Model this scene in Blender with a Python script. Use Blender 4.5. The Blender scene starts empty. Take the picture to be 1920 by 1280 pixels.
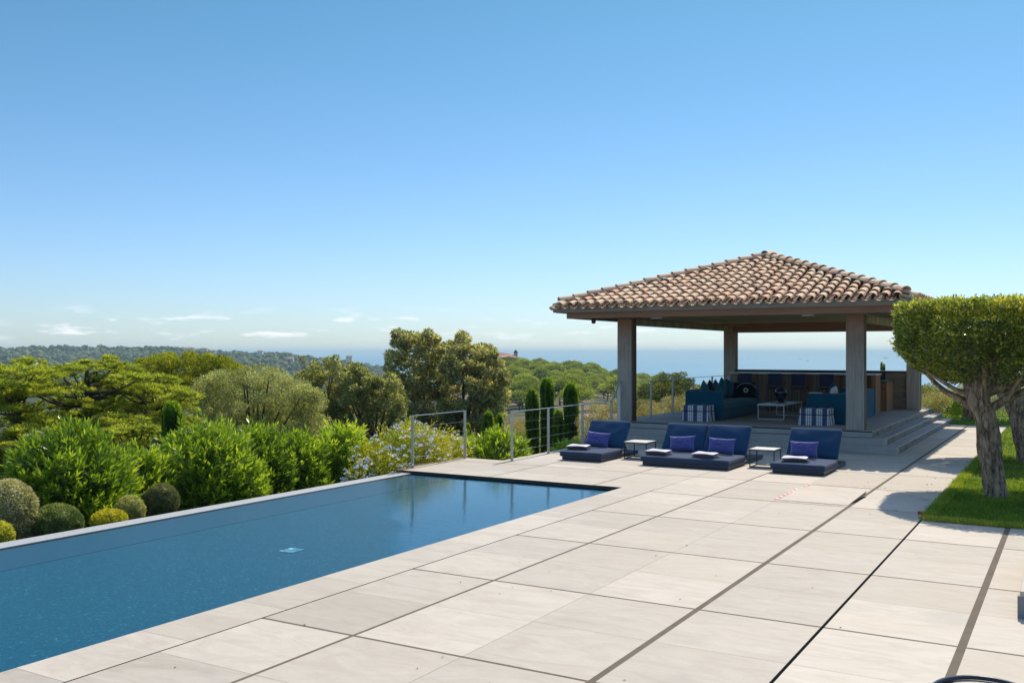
import bpy, bmesh, math, random
import numpy as np
from mathutils import Vector, noise as mnoise
R = math.radians
random.seed(7)
rng = np.random.default_rng(11)
scene = bpy.context.scene
C = bpy.context.scene.collection

# ------------------------------------------------------------------ camera, world, sun
EYE = 2.3                                     # metres above the terrace
YAW = R(30.59)                                # camera looks this far left of +Y (the pool's long axis)
cam = bpy.data.cameras.new('camera'); camo = bpy.data.objects.new('camera', cam); C.objects.link(camo)
camo.location = (0, 0, EYE); camo.rotation_euler = (R(90), 0, YAW)
cam.sensor_width = 36; cam.lens = 1790/1920*36; cam.shift_y = 20/1920
cam.clip_start = 0.1; cam.clip_end = 200000
scene.camera = camo

SUN_EL, SUN_AZ = R(51), R(-4)                 # azimuth clockwise from +Y
w = bpy.data.worlds.new('World'); scene.world = w; w.use_nodes = True
wt = w.node_tree; wt.nodes.clear()
def WN(t, **k):
    n = wt.nodes.new(t)
    for a, b in k.items(): setattr(n, a, b)
    return n
sky = WN('ShaderNodeTexSky', sky_type='NISHITA', sun_disc=False, sun_elevation=SUN_EL, sun_rotation=SUN_AZ)
sky.air_density = 1.0; sky.dust_density = 0.35; sky.ozone_density = 3.2; sky.altitude = 60
bg = WN('ShaderNodeBackground'); bg.inputs['Strength'].default_value = 0.115
out = WN('ShaderNodeOutputWorld')
tc = WN('ShaderNodeTexCoord')
# low fair-weather clouds along the horizon, part of the sky itself
mp = WN('ShaderNodeMapping'); mp.inputs['Scale'].default_value = (17, 17, 95); mp.inputs['Location'].default_value = (3.1, 1.7, 0.4)
nz = WN('ShaderNodeTexNoise'); nz.inputs['Scale'].default_value = 1.25; nz.inputs['Detail'].default_value = 6; nz.inputs['Roughness'].default_value = 0.55
cr = WN('ShaderNodeMapRange', interpolation_type='SMOOTHSTEP'); cr.inputs['From Min'].default_value = 0.53; cr.inputs['From Max'].default_value = 0.72
sx = WN('ShaderNodeSeparateXYZ')
b1 = WN('ShaderNodeMapRange', interpolation_type='SMOOTHSTEP'); b1.inputs['From Min'].default_value = 0.006; b1.inputs['From Max'].default_value = 0.02
b2 = WN('ShaderNodeMapRange', interpolation_type='SMOOTHSTEP'); b2.inputs['From Min'].default_value = 0.05; b2.inputs['From Max'].default_value = 0.026
m1 = WN('ShaderNodeMath', operation='MULTIPLY'); m2 = WN('ShaderNodeMath', operation='MULTIPLY'); m3 = WN('ShaderNodeMath', operation='MULTIPLY'); m3.inputs[1].default_value = 0.75
cm = WN('ShaderNodeMix', data_type='RGBA'); cm.inputs[7].default_value = (7.2, 7.2, 7.6, 1)
L = wt.links.new
L(tc.outputs['Generated'], mp.inputs[0]); L(mp.outputs[0], nz.inputs['Vector']); L(nz.outputs['Fac'], cr.inputs['Value'])
L(tc.outputs['Generated'], sx.inputs[0]); L(sx.outputs['Z'], b1.inputs['Value']); L(sx.outputs['Z'], b2.inputs['Value'])
L(b1.outputs[0], m1.inputs[0]); L(b2.outputs[0], m1.inputs[1]); L(m1.outputs[0], m2.inputs[0]); L(cr.outputs[0], m2.inputs[1]); L(m2.outputs[0], m3.inputs[0])
# sky tint: bluer and dimmer low down, overhead brightened as added fill for shadows
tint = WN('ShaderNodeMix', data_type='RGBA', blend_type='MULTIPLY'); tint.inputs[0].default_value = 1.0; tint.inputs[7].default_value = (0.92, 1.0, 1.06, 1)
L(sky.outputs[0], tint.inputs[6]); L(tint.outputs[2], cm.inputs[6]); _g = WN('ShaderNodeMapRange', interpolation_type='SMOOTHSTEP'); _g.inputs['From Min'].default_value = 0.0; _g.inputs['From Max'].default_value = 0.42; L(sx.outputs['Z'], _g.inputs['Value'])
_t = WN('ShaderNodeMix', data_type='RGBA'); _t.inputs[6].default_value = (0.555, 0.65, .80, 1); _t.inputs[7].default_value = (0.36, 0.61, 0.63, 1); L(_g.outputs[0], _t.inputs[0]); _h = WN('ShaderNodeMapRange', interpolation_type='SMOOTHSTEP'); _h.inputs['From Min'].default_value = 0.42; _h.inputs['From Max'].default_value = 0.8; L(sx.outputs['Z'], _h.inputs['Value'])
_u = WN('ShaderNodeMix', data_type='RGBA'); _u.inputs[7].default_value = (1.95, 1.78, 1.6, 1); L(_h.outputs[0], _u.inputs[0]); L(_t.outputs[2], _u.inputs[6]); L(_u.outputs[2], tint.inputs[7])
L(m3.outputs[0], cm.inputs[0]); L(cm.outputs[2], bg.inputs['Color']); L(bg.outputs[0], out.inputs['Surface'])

sd = Vector((math.sin(SUN_AZ)*math.cos(SUN_EL), math.cos(SUN_AZ)*math.cos(SUN_EL), math.sin(SUN_EL)))
sl = bpy.data.lights.new('sun', 'SUN'); sl.energy = 3.15; sl.angle = R(0.5); sl.color = (1.0, 0.90, 0.76)
so = bpy.data.objects.new('sun', sl); C.objects.link(so); so.rotation_euler = sd.to_track_quat('Z', 'Y').to_euler(); so.location = (0, 30, 60)
vs = scene.view_settings; vs.view_transform = 'Standard'; vs.look = 'None'; vs.gamma = 1; vs.use_curve_mapping = False; vs.exposure = 0.6
scene.cycles.transparent_max_bounces = 12; scene.cycles.max_bounces = 8

# ------------------------------------------------------------------ helpers
_cy, _sy = math.cos(YAW), math.sin(YAW)
def at(px, d, z=0.0):
    """ground point d metres ahead of the viewpoint in the direction of column px of the 1920 px survey photo"""
    l = (px-960)/1790*d
    return Vector((l*_cy-d*_sy, l*_sy+d*_cy, z))
def zpx(py, d): return EYE-(py-660)/1790*d

class MB:
    def __init__(s): s.v = []; s.f = []; s.t = []; s.tint = 0.5
    def add(s, vs, fs):
        b = len(s.v); s.v += [tuple(v) for v in vs]; s.t += [s.tint]*len(vs); s.f += [tuple(b+i for i in f) for f in fs]; return s
    def box(s, x0, x1, y0, y1, z0, z1):
        return s.add([(x0,y0,z0),(x1,y0,z0),(x1,y1,z0),(x0,y1,z0),(x0,y0,z1),(x1,y0,z1),(x1,y1,z1),(x0,y1,z1)],
                     [(0,3,2,1),(4,5,6,7),(0,1,5,4),(1,2,6,5),(2,3,7,6),(3,0,4,7)])
    def bar(s, p, q, wd, h, up=(0,0,1)):
        p, q = Vector(p), Vector(q); d = (q-p).normalized(); u = Vector(up)
        if abs(d.dot(u)) > .95: u = Vector((0,1,0))
        a = d.cross(u).normalized(); b = a.cross(d).normalized(); vs = []
        for e in (p, q):
            for i, j in ((-1,-1),(1,-1),(1,1),(-1,1)): vs.append(e+a*(i*wd/2)+b*(j*h/2))
        return s.add(vs, [(0,1,2,3),(7,6,5,4),(0,4,5,1),(1,5,6,2),(2,6,7,3),(3,7,4,0)])
    def tube(s, pts, rad, n=8, fn=None, cap=True):
        pts = [Vector(p) for p in pts]; m = len(pts)
        if not hasattr(rad, '__len__'): rad = [rad]*m
        base = len(s.v); ref = None; vs = []; fs = []
        for i, p in enumerate(pts):
            d = (pts[min(i+1,m-1)]-pts[max(i-1,0)]).normalized()
            if ref is None: ref = d.cross(Vector((0.3,1,0.2))).normalized()
            a = (ref-d*ref.dot(d)).normalized(); ref = a; b = d.cross(a)
            for k in range(n):
                t = 2*math.pi*k/n; r = rad[i]*(fn(t, i, p) if fn else 1)
                vs.append(p+a*math.cos(t)*r+b*math.sin(t)*r)
        for i in range(m-1):
            for k in range(n):
                k2 = (k+1) % n; fs.append((i*n+k, i*n+k2, (i+1)*n+k2, (i+1)*n+k))
        if cap: fs.append(tuple(range(n-1,-1,-1))); fs.append(tuple((m-1)*n+k for k in range(n)))
        return s.add(vs, fs)
    def lathe(s, prof, c=(0,0,0), n=24):
        vs = []; fs = []
        for r, z in prof:
            for k in range(n): t = 2*math.pi*k/n; vs.append((c[0]+r*math.cos(t), c[1]+r*math.sin(t), c[2]+z))
        for i in range(len(prof)-1):
            for k in range(n): k2 = (k+1) % n; fs.append((i*n+k, i*n+k2, (i+1)*n+k2, (i+1)*n+k))
        return s.add(vs, fs)
    def grid(s, nu, nv, fn):
        vs = [fn(i/(nu-1), j/(nv-1)) for j in range(nv) for i in range(nu)]
        fs = [(j*nu+i, j*nu+i+1, (j+1)*nu+i+1, (j+1)*nu+i) for j in range(nv-1) for i in range(nu-1)]
        return s.add(vs, fs)
    def build(s, name, mat, parent=None, local=False, smooth=False, bevel=None):
        me = bpy.data.meshes.new(name)
        off = Vector((0,0,0)) if (parent is None or local) else wloc(parent)
        me.from_pydata([tuple(Vector(v)-off) for v in s.v], [], s.f)
        at_ = me.attributes.new('tint', 'FLOAT', 'POINT'); at_.data.foreach_set('value', s.t)
        if smooth: me.polygons.foreach_set('use_smooth', [True]*len(me.polygons))
        me.materials.append(mat); me.update()
        o = bpy.data.objects.new(name, me); C.objects.link(o)
        if parent: o.parent = parent
        if bevel:
            b = o.modifiers.new('bevel', 'BEVEL'); b.width = bevel[0]; b.segments = bevel[1]; b.limit_method = 'ANGLE'
            if smooth: me.polygons.foreach_set('use_smooth', [True]*len(me.polygons))
        return o
def wloc(o):
    v = Vector((0,0,0))
    while o: v += Vector(o.location); o = o.parent
    return v
def tag(o, label=None, cat=None, group=None, kind=None):
    if label: o['label'] = label
    if cat: o['category'] = cat
    if group: o['group'] = group
    if kind: o['kind'] = kind
    return o
def empty(name, loc, label, cat, group=None, rz=0):
    o = bpy.data.objects.new(name, None); C.objects.link(o); o.location = loc; o.rotation_euler = (0,0,rz); o.empty_display_size = .2
    return tag(o, label, cat, group)
def copy_tree(o, parent=None):
    c = o.copy(); C.objects.link(c); c.parent = parent
    for ch in [x for x in C.objects if x.parent == o]: copy_tree(ch, c)
    return c

# leaf cloud: one small quad per leaf, numpy arrays
def leaf_arrays(P, D, Ln, Wd, tint, mid=0.45, flat=None):
    n = len(P); D = D/np.maximum(np.linalg.norm(D, axis=1, keepdims=True), 1e-6)
    rv = rng.normal(size=(n,3))
    if flat is not None: rv = rv*0.35+np.asarray(flat)   # leaf plane normal biased to this direction
    S = np.cross(D, rv); S /= np.maximum(np.linalg.norm(S, axis=1, keepdims=True), 1e-6)
    Ln = np.broadcast_to(np.asarray(Ln, float).reshape(-1,1), (n,1)); Wd = np.broadcast_to(np.asarray(Wd, float).reshape(-1,1), (n,1))
    M = P+D*Ln*mid
    V = np.stack([P, M+S*Wd/2, P+D*Ln, M-S*Wd/2], axis=1).reshape(-1,3)
    return V, np.repeat(tint, 4)
def leaf_obj(name, parts, mat, parent=None, extra=None, local=True):
    V = np.concatenate([p[0] for p in parts]); T = np.concatenate([p[1] for p in parts]); n4 = len(V); n = n4//4
    idx = np.arange(n4, dtype=np.int32); ls = np.arange(0, n4, 4, dtype=np.int32); lt = np.full(n, 4, np.int32)
    if extra is not None:                      # MB with core faces (quads/tris) appended
        ev = np.array(extra.v); V = np.concatenate([V, ev]); T = np.concatenate([T, np.array(extra.t)])
        fi = [i+n4 for f in extra.f for i in f]; fl = [len(f) for f in extra.f]
        st = np.cumsum([0]+fl[:-1])+n4
        idx = np.concatenate([idx, np.array(fi, np.int32)]); ls = np.concatenate([ls, st.astype(np.int32)]); lt = np.concatenate([lt, np.array(fl, np.int32)])
    if parent is not None and not local: V = V-np.array(wloc(parent))
    me = bpy.data.meshes.new(name); me.vertices.add(len(V)); me.vertices.foreach_set('co', V.astype(np.float32).ravel())
    me.loops.add(len(idx)); me.loops.foreach_set('vertex_index', idx)
    me.polygons.add(len(ls)); me.polygons.foreach_set('loop_start', ls); me.polygons.foreach_set('loop_total', lt)
    a = me.attributes.new('tint', 'FLOAT', 'POINT'); a.data.foreach_set('value', T.astype(np.float32))
    me.materials.append(mat); me.update(calc_edges=True); me.validate()
    o = bpy.data.objects.new(name, me); C.objects.link(o)
    if parent: o.parent = parent
    return o
def sph(n):
    v = rng.normal(size=(n,3)); return v/np.linalg.norm(v, axis=1, keepdims=True)
def clump_leaves(clumps, n, Ln, Wd, up=0.3, tj=0.18, shell=0.55, out=0.8):
    """clumps: list of (centre, radii, tint); leaves fill the outer shell of every ellipsoid"""
    vol = np.array([max(c[1][0]*c[1][1], c[1][0]*c[1][2])+.0 for c in clumps]); pr = vol/vol.sum(); res = []
    for (c, r, t), p in zip(clumps, pr):
        k = max(12, int(n*p)); d = sph(k); rad = shell+(1.05-shell)*rng.random((k,1))**0.6
        P = np.array(c)+d*np.array(r)*rad
        D = d*out+sph(k)*0.9+np.array([0,0,up])
        res.append(leaf_arrays(P, D, Ln*(.7+.6*rng.random(k)), Wd*(.7+.6*rng.random(k)), np.clip(t+rng.normal(size=k)*tj, 0, 1)))
    return res

# ------------------------------------------------------------------ materials
def mat_new(name):
    m = bpy.data.materials.new(name); m.use_nodes = True; nt = m.node_tree; nt.nodes.clear()
    o = nt.nodes.new('ShaderNodeOutputMaterial'); return m, nt, o
def N(nt, t, props=None, ins=None):
    n = nt.nodes.new(t)
    for a, b in (props or {}).items(): setattr(n, a, b)
    for a, b in (ins or {}).items():
        if isinstance(b, bpy.types.NodeSocket): nt.links.new(b, n.inputs[a])
        else: n.inputs[a].default_value = b
    return n
def ramp(nt, fac, stops):
    r = N(nt, 'ShaderNodeValToRGB', None, {0: fac}); e = r.color_ramp.elements
    while len(e) < len(stops): e.new(0.5)
    for el, (p, c) in zip(e, stops): el.position = p; el.color = (*c, 1)
    return r.outputs[0]
def math_(nt, op, a, b=0.0):
    return N(nt, 'ShaderNodeMath', {'operation': op}, {0: a, 1: b}).outputs[0]
def mixc(nt, fac, a, b, bt='MIX'):
    def col(x): return x if isinstance(x, bpy.types.NodeSocket) else (*x, 1)
    n = nt.nodes.new('ShaderNodeMix'); n.data_type = 'RGBA'; n.blend_type = bt
    for i, x in ((0, fac), (6, col(a)), (7, col(b))):
        if isinstance(x, bpy.types.NodeSocket): nt.links.new(x, n.inputs[i])
        else: n.inputs[i].default_value = x
    return n.outputs[2]
def objc(nt, scale=(1,1,1), coord='Object'):
    t = N(nt, 'ShaderNodeTexCoord'); return N(nt, 'ShaderNodeMapping', None, {0: t.outputs[coord], 'Scale': scale}).outputs[0]
def noise_(nt, vec, s=1.0, det=4, rough=.55, dist=0):
    return N(nt, 'ShaderNodeTexNoise', None, {'Vector': vec, 'Scale': s, 'Detail': det, 'Roughness': rough, 'Distortion': dist}).outputs['Fac']
def bump_(nt, h, strength=.3, dist=.01):
    return N(nt, 'ShaderNodeBump', None, {'Height': h, 'Strength': strength, 'Distance': dist}).outputs[0]
def princ(nt, o, col, rough=.6, metal=0, spec=.5, nrm=None, **kw):
    p = N(nt, 'ShaderNodeBsdfPrincipled', None, {'Roughness': rough, 'Metallic': metal, 'Specular IOR Level': spec})
    if isinstance(col, bpy.types.NodeSocket): nt.links.new(col, p.inputs['Base Color'])
    else: p.inputs['Base Color'].default_value = (*col, 1)
    if nrm: nt.links.new(nrm, p.inputs['Normal'])
    for a, b in kw.items(): p.inputs[a.replace('_', ' ')].default_value = b
    if o: nt.links.new(p.outputs[0], o.inputs[0])
    return p
def attr(nt, n='tint'): return N(nt, 'ShaderNodeAttribute', {'attribute_name': n}).outputs['Fac']
def m_plain(name, col, rough=.6, metal=0, spec=.5, var=.12, sc=6, bump=0, bsc=60, **kw):
    m, nt, o = mat_new(name); v = objc(nt)
    c = mixc(nt, noise_(nt, v, sc, 4), tuple(x*(1-var) for x in col), tuple(min(1, x*(1+var)) for x in col))
    nb = bump_(nt, noise_(nt, v, bsc, 2), bump, .004) if bump else None
    princ(nt, o, c, rough, metal, spec, nb, **kw); return m
def m_leaf(name, cols, trans=.4, tcol=1.25, rough=.5, spec=.35, nsc=.8, orand=0):
    m, nt, o = mat_new(name); t = attr(nt); g = noise_(nt, objc(nt), nsc, 2)
    f = math_(nt, 'ADD', t, math_(nt, 'MULTIPLY', math_(nt, 'SUBTRACT', g, .5), .7))
    if orand: f = math_(nt, 'ADD', f, math_(nt, 'MULTIPLY', math_(nt, 'SUBTRACT', N(nt, 'ShaderNodeObjectInfo').outputs['Random'], .5), orand))
    k = len(cols); c = ramp(nt, f, [((i+.0)/(k-1), cc) for i, cc in enumerate(cols)])
    p = princ(nt, None, c, rough, 0, spec)
    tr = N(nt, 'ShaderNodeBsdfTranslucent', None, {'Color': mixc(nt, 1.0, c, (tcol*1.15, tcol*1.1, tcol*.5), 'MULTIPLY')})
    mx = N(nt, 'ShaderNodeMixShader', None, {0: trans, 1: p.outputs[0], 2: tr.outputs[0]}); nt.links.new(mx.outputs[0], o.inputs[0]); return m
def m_wood(name, c1, c2, axis=2, plank=None, rough=.7, red=None, gap=(0.03,0.025,0.02), sc=1.0, dark=None):
    """long grain along axis; plank=(axis, width, offset) draws board joints; red=(z0,z1,colour) unweathered colour kept above z0"""
    m, nt, o = mat_new(name); s = [22*sc]*3; s[axis] = 1.1*sc
    v = objc(nt, tuple(s)); tcn = N(nt, 'ShaderNodeTexCoord').outputs['Object']; se = N(nt, 'ShaderNodeSeparateXYZ', None, {0: tcn})
    g = noise_(nt, v, 1.2, 6, .65, .4); g2 = noise_(nt, objc(nt, (1.3,1.3,1.3)), 1.0, 3)
    c = ramp(nt, g, [(.3, c2), (.7, c1)]); h = g
    if red:
        k = N(nt, 'ShaderNodeMapRange', {'interpolation_type': 'SMOOTHSTEP'}, {0: math_(nt, 'ADD', se.outputs[2], math_(nt, 'MULTIPLY', math_(nt, 'SUBTRACT', g2, .5), 1.2)), 1: red[0], 2: red[1]}).outputs[0]
        c = mixc(nt, k, c, mixc(nt, g, tuple(x*.65 for x in red[2]), red[2]))
    c = mixc(nt, math_(nt, 'MULTIPLY', g2, .5), c, tuple(x*.75 for x in c2))
    if plank:
        a, wd, of = plank; q = math_(nt, 'DIVIDE', math_(nt, 'ADD', se.outputs[a], of+1000*wd), wd)
        fr = math_(nt, 'FRACT', q); fl = math_(nt, 'FLOOR', q)
        wn = N(nt, 'ShaderNodeTexWhiteNoise', {'noise_dimensions': '1D'}, {'W': fl}).outputs[0]
        c = mixc(nt, 1.0, c, N(nt, 'ShaderNodeCombineColor', None, {0: (v1 := math_(nt, 'ADD', math_(nt, 'MULTIPLY', wn, .4), .8)), 1: v1, 2: v1}).outputs[0], 'MULTIPLY')
        e = math_(nt, 'LESS_THAN', math_(nt, 'MINIMUM', fr, math_(nt, 'SUBTRACT', 1.0, fr)), .0035/wd)
        c = mixc(nt, e, c, gap); h = math_(nt, 'SUBTRACT', g, math_(nt, 'MULTIPLY', e, 2.0))
    if dark is not None:
        st = N(nt, 'ShaderNodeMapRange', {'interpolation_type': 'SMOOTHSTEP'}, {0: noise_(nt, objc(nt, (2.5,2.5,9)), 1.0, 5, .7), 1: .5, 2: .68}).outputs[0]
        c = mixc(nt, math_(nt, 'MULTIPLY', st, .8), c, dark)
    princ(nt, o, c, rough, 0, .3, bump_(nt, h, .4, .004)); return m

def m_stone_tile():
    m, nt, o = mat_new('paving_stone'); t = attr(nt)
    tr = N(nt, 'ShaderNodeCombineXYZ', None, {0: math_(nt, 'MULTIPLY', t, 37), 1: math_(nt, 'MULTIPLY', t, 91), 2: 0.0}).outputs[0]
    def vec(s):
        v = objc(nt, s); return N(nt, 'ShaderNodeVectorMath', {'operation': 'ADD'}, {0: v, 1: tr}).outputs[0]
    s1 = noise_(nt, vec((.9, 2.3, 1)), 1.7, 8, .72, 1.3); s2 = noise_(nt, vec((1, 2.2, 1)), 1.1, 4, .6, .8); s3 = noise_(nt, objc(nt), 90, 3)
    c = ramp(nt, s1, [(.25, (.41,.345,.265)), (.5, (.49,.43,.345)), (.72, (.55,.49,.405))])
    c = mixc(nt, math_(nt, 'MULTIPLY', N(nt, 'ShaderNodeMapRange', {'interpolation_type': 'SMOOTHSTEP'}, {0: s2, 1: .55, 2: .8}).outputs[0], .55), c, (.36,.335,.29))
    w1 = N(nt, 'ShaderNodeMapRange', {'interpolation_type': 'SMOOTHSTEP'}, {0: noise_(nt, vec((.5,.9,1)), 1.3, 3), 1: .58, 2: .72}).outputs[0]
    c = mixc(nt, math_(nt, 'MULTIPLY', w1, .5), c, (.54,.455,.35))
    b = math_(nt, 'ADD', math_(nt, 'MULTIPLY', t, .22), .87)
    c = mixc(nt, 1.0, c, N(nt, 'ShaderNodeCombineColor', None, {0: b, 1: b, 2: b}).outputs[0], 'MULTIPLY')
    c = mixc(nt, math_(nt, 'MULTIPLY', N(nt, 'ShaderNodeMapRange', {'interpolation_type': 'SMOOTHSTEP'}, {0: math_(nt, 'FRACT', math_(nt, 'MULTIPLY', t, 7.3)), 1: .55, 2: 1.0}).outputs[0], .38), c, (.40,.335,.25))
    c = mixc(nt, math_(nt, 'MULTIPLY', math_(nt, 'SUBTRACT', s3, .4), .25), c, (.35,.32,.28))
    big = N(nt, 'ShaderNodeMapRange', {'interpolation_type': 'SMOOTHSTEP'}, {0: noise_(nt, objc(nt, (.35,.35,1)), 1.0, 5, .7), 1: .56, 2: .75}).outputs[0]
    c = mixc(nt, math_(nt, 'MULTIPLY', big, .34), c, (.36,.31,.25))
    princ(nt, o, c, .62, 0, .35, bump_(nt, math_(nt, 'ADD', s1, math_(nt, 'MULTIPLY', s3, .4)), .12, .004)); return m
STONE = m_stone_tile()
GROUT = m_plain('grout', (.165,.135,.10), .95, spec=.08, var=.25, sc=5)
BLACK = m_plain('black_slot', (.008,.008,.009), .95, spec=.03, var=.1)
def m_brick(name, c1, c2, mort, scx, bw=.22, bh=.06):
    m, nt, o = mat_new(name); v = objc(nt)
    sp = N(nt, 'ShaderNodeSeparateXYZ', None, {0: v}); xy = math_(nt, 'ADD', sp.outputs[0], sp.outputs[1])
    vv = N(nt, 'ShaderNodeCombineXYZ', None, {0: xy, 1: sp.outputs[2], 2: 0.0}).outputs[0]
    vv = N(nt, 'ShaderNodeMix', {'data_type': 'VECTOR'}, {0: .03, 4: vv, 5: N(nt, 'ShaderNodeTexNoise', None, {'Vector': v, 'Scale': 6.0}).outputs['Color']}).outputs[1]
    b = N(nt, 'ShaderNodeTexBrick', None, {'Vector': vv, 'Scale': scx, 'Color1': (*c1,1), 'Color2': (*c2,1), 'Mortar': (*mort,1), 'Mortar Size': .006, 'Brick Width': bw, 'Row Height': bh, 'Mortar Smooth': .3})
    c = mixc(nt, noise_(nt, v, 14, 5), b.outputs[0], mixc(nt, .5, b.outputs[0], (.1,.08,.07)))
    princ(nt, o, c, .85, 0, .2, bump_(nt, math_(nt, 'SUBTRACT', noise_(nt, v, 30, 4), b.outputs['Fac']), .8, .01)); return m

# ================================================================== TERRAIN, SEA
TD = [0, 24, 32, 45, 60, 120, 250, 400, 520, 700, 1000, 1300, 1600, 1800, 2400, 3600]
TP = [-900, 0, 330, 500, 600, 690, 760, 850, 950, 1060, 1160, 1300, 1420, 1700, 2000, 3000]
def yrow(*ys): return ys
rows = {
 -900:(-3,-3,-3.5,-5,-7,-15,-30,-38,-40,-42,-30,-16,-6,5,-25,-65),
 0:   (-3,-3,-3.5,-5,-7,-15,-30,-38,-40,-42,-30,-16,-6,6,-25,-65),
 330: (-3,-3,-3.5,-5,-7,-15,-30,-38,-40,-42,-30,-16,-5,6.5,-25,-65),
 500: (-3,-3,-3.5,-5,-7,-15,-30,-38,-40,-42,-32,-20,-12,-3,-30,-65),
 600: (-3,-3,-3.5,-5,-7,-15,-30,-38,-40,-42,-36,-25,-20,-14,-40,-65),
 690: (-3,-3,-3.5,-5,-7,-15,-30,-38,-40,-42,-40,-34,-30,-29,-50,-65),
 760: (-3,-3,-3.5,-5,-7,-15,-30,-34,-36,-42,-46,-46,-46,-48,-60,-70),
 850: (-3,-3,-3.5,-5,-7,-14,-22,-22,-18,-26,-50,-60,-65,-65,-65,-70),
 950: (-3,-3,-3.5,-5,-6,-11,-13,-11,-8.0,-20,-50,-62,-66,-66,-66,-70),
 1060:(-3,-3,-3,-4,-5,-10,-13,-12,-9.5,-22,-50,-62,-66,-66,-66,-70),
 1160:(-3,-2,-2,-2.5,-4,-10,-13,-15,-15,-26,-50,-62,-66,-66,-66,-70),
 1300:(-3,-1,-1,-1.5,-3,-10,-16,-20,-22,-32,-54,-62,-66,-66,-66,-70),
 1420:(-3,-1,-1,-1.2,-3,-12,-26,-40,-48,-60,-64,-66,-66,-66,-66,-70),
 1700:(-3,-1,-.12,-.3,-2,-12,-30,-48,-56,-62,-64,-66,-66,-66,-66,-70),
 2000:(-3,-1,-.12,-.1,-1,-8,-24,-44,-56,-62,-64,-66,-66,-66,-66,-70),
 3000:(-3,-1,-.12,-.1,-1,-8,-24,-44,-56,-62,-64,-66,-66,-66,-66,-70)}
RT = np.array([rows[p] for p in TP], float)
def terrain_z(px, d):
    px = np.asarray(px, float); d = np.asarray(d, float)
    cols = np.stack([np.interp(d.ravel(), TD, RT[i]) for i in range(len(TP))])      # per column
    px_ = np.clip(px.ravel(), TP[0], TP[-1]); i = np.clip(np.searchsorted(TP, px_)-1, 0, len(TP)-2)
    tp = np.array(TP, float); t = (px_-tp[i])/(tp[i+1]-tp[i]); t = t*t*(3-2*t)*.5+t*.5
    k = np.arange(len(px_)); return (cols[i,k]*(1-t)+cols[i+1,k]*t).reshape(px.shape)
ds = np.concatenate([np.linspace(3, 60, 20), np.geomspace(66, 3600, 110)])
pxs = np.linspace(-900, 2900, 150)
PX, DD = np.meshgrid(pxs, ds); ZZ = terrain_z(PX, DD)
ZZ = ZZ+np.sin(PX*.031+DD*.013)*np.clip(DD/1800, 0, 1)*1.6+np.sin(PX*.011-DD*.021)*np.clip(DD/1800, 0, 1)*2.2
LL = (PX-960)/1790*DD; XX = LL*_cy-DD*_sy; YY = LL*_sy+DD*_cy
tb = MB(); nu = len(pxs)
tb.add(list(zip(XX.ravel(), YY.ravel(), ZZ.ravel())), [(j*nu+i, j*nu+i+1, (j+1)*nu+i+1, (j+1)*nu+i) for j in range(len(ds)-1) for i in range(nu-1)])
m, nt, o = mat_new('hill_soil'); v = objc(nt)
c = ramp(nt, noise_(nt, v, .045, 6, .6), [(.40, (.05,.068,.03)), (.5, (.15,.13,.07)), (.6, (.42,.27,.19))])
vl = N(nt, 'ShaderNodeVectorMath', {'operation': 'LENGTH'}, {0: v}).outputs['Value']
kf = N(nt, 'ShaderNodeMapRange', {'interpolation_type': 'SMOOTHSTEP'}, {0: vl, 1: 120.0, 2: 190.0}).outputs[0]; sq_ = N(nt, 'ShaderNodeSeparateXYZ', None, {0: v}); kf = math_(nt, 'MULTIPLY', kf, N(nt, 'ShaderNodeMapRange', {'interpolation_type': 'SMOOTHSTEP'}, {0: math_(nt, 'DIVIDE', sq_.outputs[0], sq_.outputs[1]), 1: -.72, 2: -.66}).outputs[0])
c = mixc(nt, kf, mixc(nt, noise_(nt, v, .8, 4), (.03,.045,.015), (.075,.075,.03)), c)
princ(nt, o, c, .95, 0, .1, bump_(nt, noise_(nt, v, 1.5, 4), .6, .2))
tag(tb.build('hills', m, smooth=True), kind='structure')
SEA_Z = -58
sea = MB(); p = [at(-3500, 1100), at(5500, 1100), at(3400, 34000), at(-1500, 34000)]
sea.add([(q.x, q.y, SEA_Z) for q in p], [(0,1,2,3)])
m, nt, o = mat_new('sea_water'); v = objc(nt, (.004,.02,1))
c = ramp(nt, noise_(nt, objc(nt, (.0006,.0022,1)), 1, 5, .6), [(.35, (.06,.20,.29)), (.65, (.09,.26,.35))])
princ(nt, o, c, .42, 0, .25, bump_(nt, noise_(nt, v, 3, 5), .5, 1.5))
tag(sea.build('sea', m), kind='structure')

# ================================================================== TERRACE PAVING
XT = [-11.48, -9.34, -7.20, -5.06, -2.92, -.77, 1.37, 3.51]          # wide joints
XW = [.03,.03,.03,.035,.055,.065,.05,.05]
XM = [-10.41, -8.27, -6.07, -4.0, -1.83, .3, 2.44]                   # fine joints (-1.83 is the slot drain)
xs = []
for i in range(7):
    a, b = XT[i]+XW[i]/2, XT[i+1]-XW[i+1]/2; g = .014 if abs(XM[i]+1.83) < .01 else (.006 if abs(XM[i]+6.07) < .01 else .0018)
    xs += [(a, XM[i]-g), (XM[i]+g, b)]
ys = []
y0 = 6.02-2.18*3
for k in range(16):
    a = y0+2.18*k+.017; b = a+2.18-.034; mmm = (a+b)/2
    ys += [(a, mmm-.0018), (mmm+.0018, b)]
pv = MB()
def tile(x0, x1, y0, y1, z=0.0):
    if x1-x0 < .03 or y1-y0 < .03: return
    pv.tint = random.random(); pv.box(x0, x1, y0, y1, z-.02, z)
PE = 14.95                                     # pool's far end
regions = [(-6.07, -1.84, -1.0, 23.4), (-1.84, 3.5, -1.0, 14.12), (-11.6, -6.07, PE, 17.38), (-10.5, -6.07, 17.38, 23.4), (-3.5, -1.79, 23.4, 33.2)]
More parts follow.
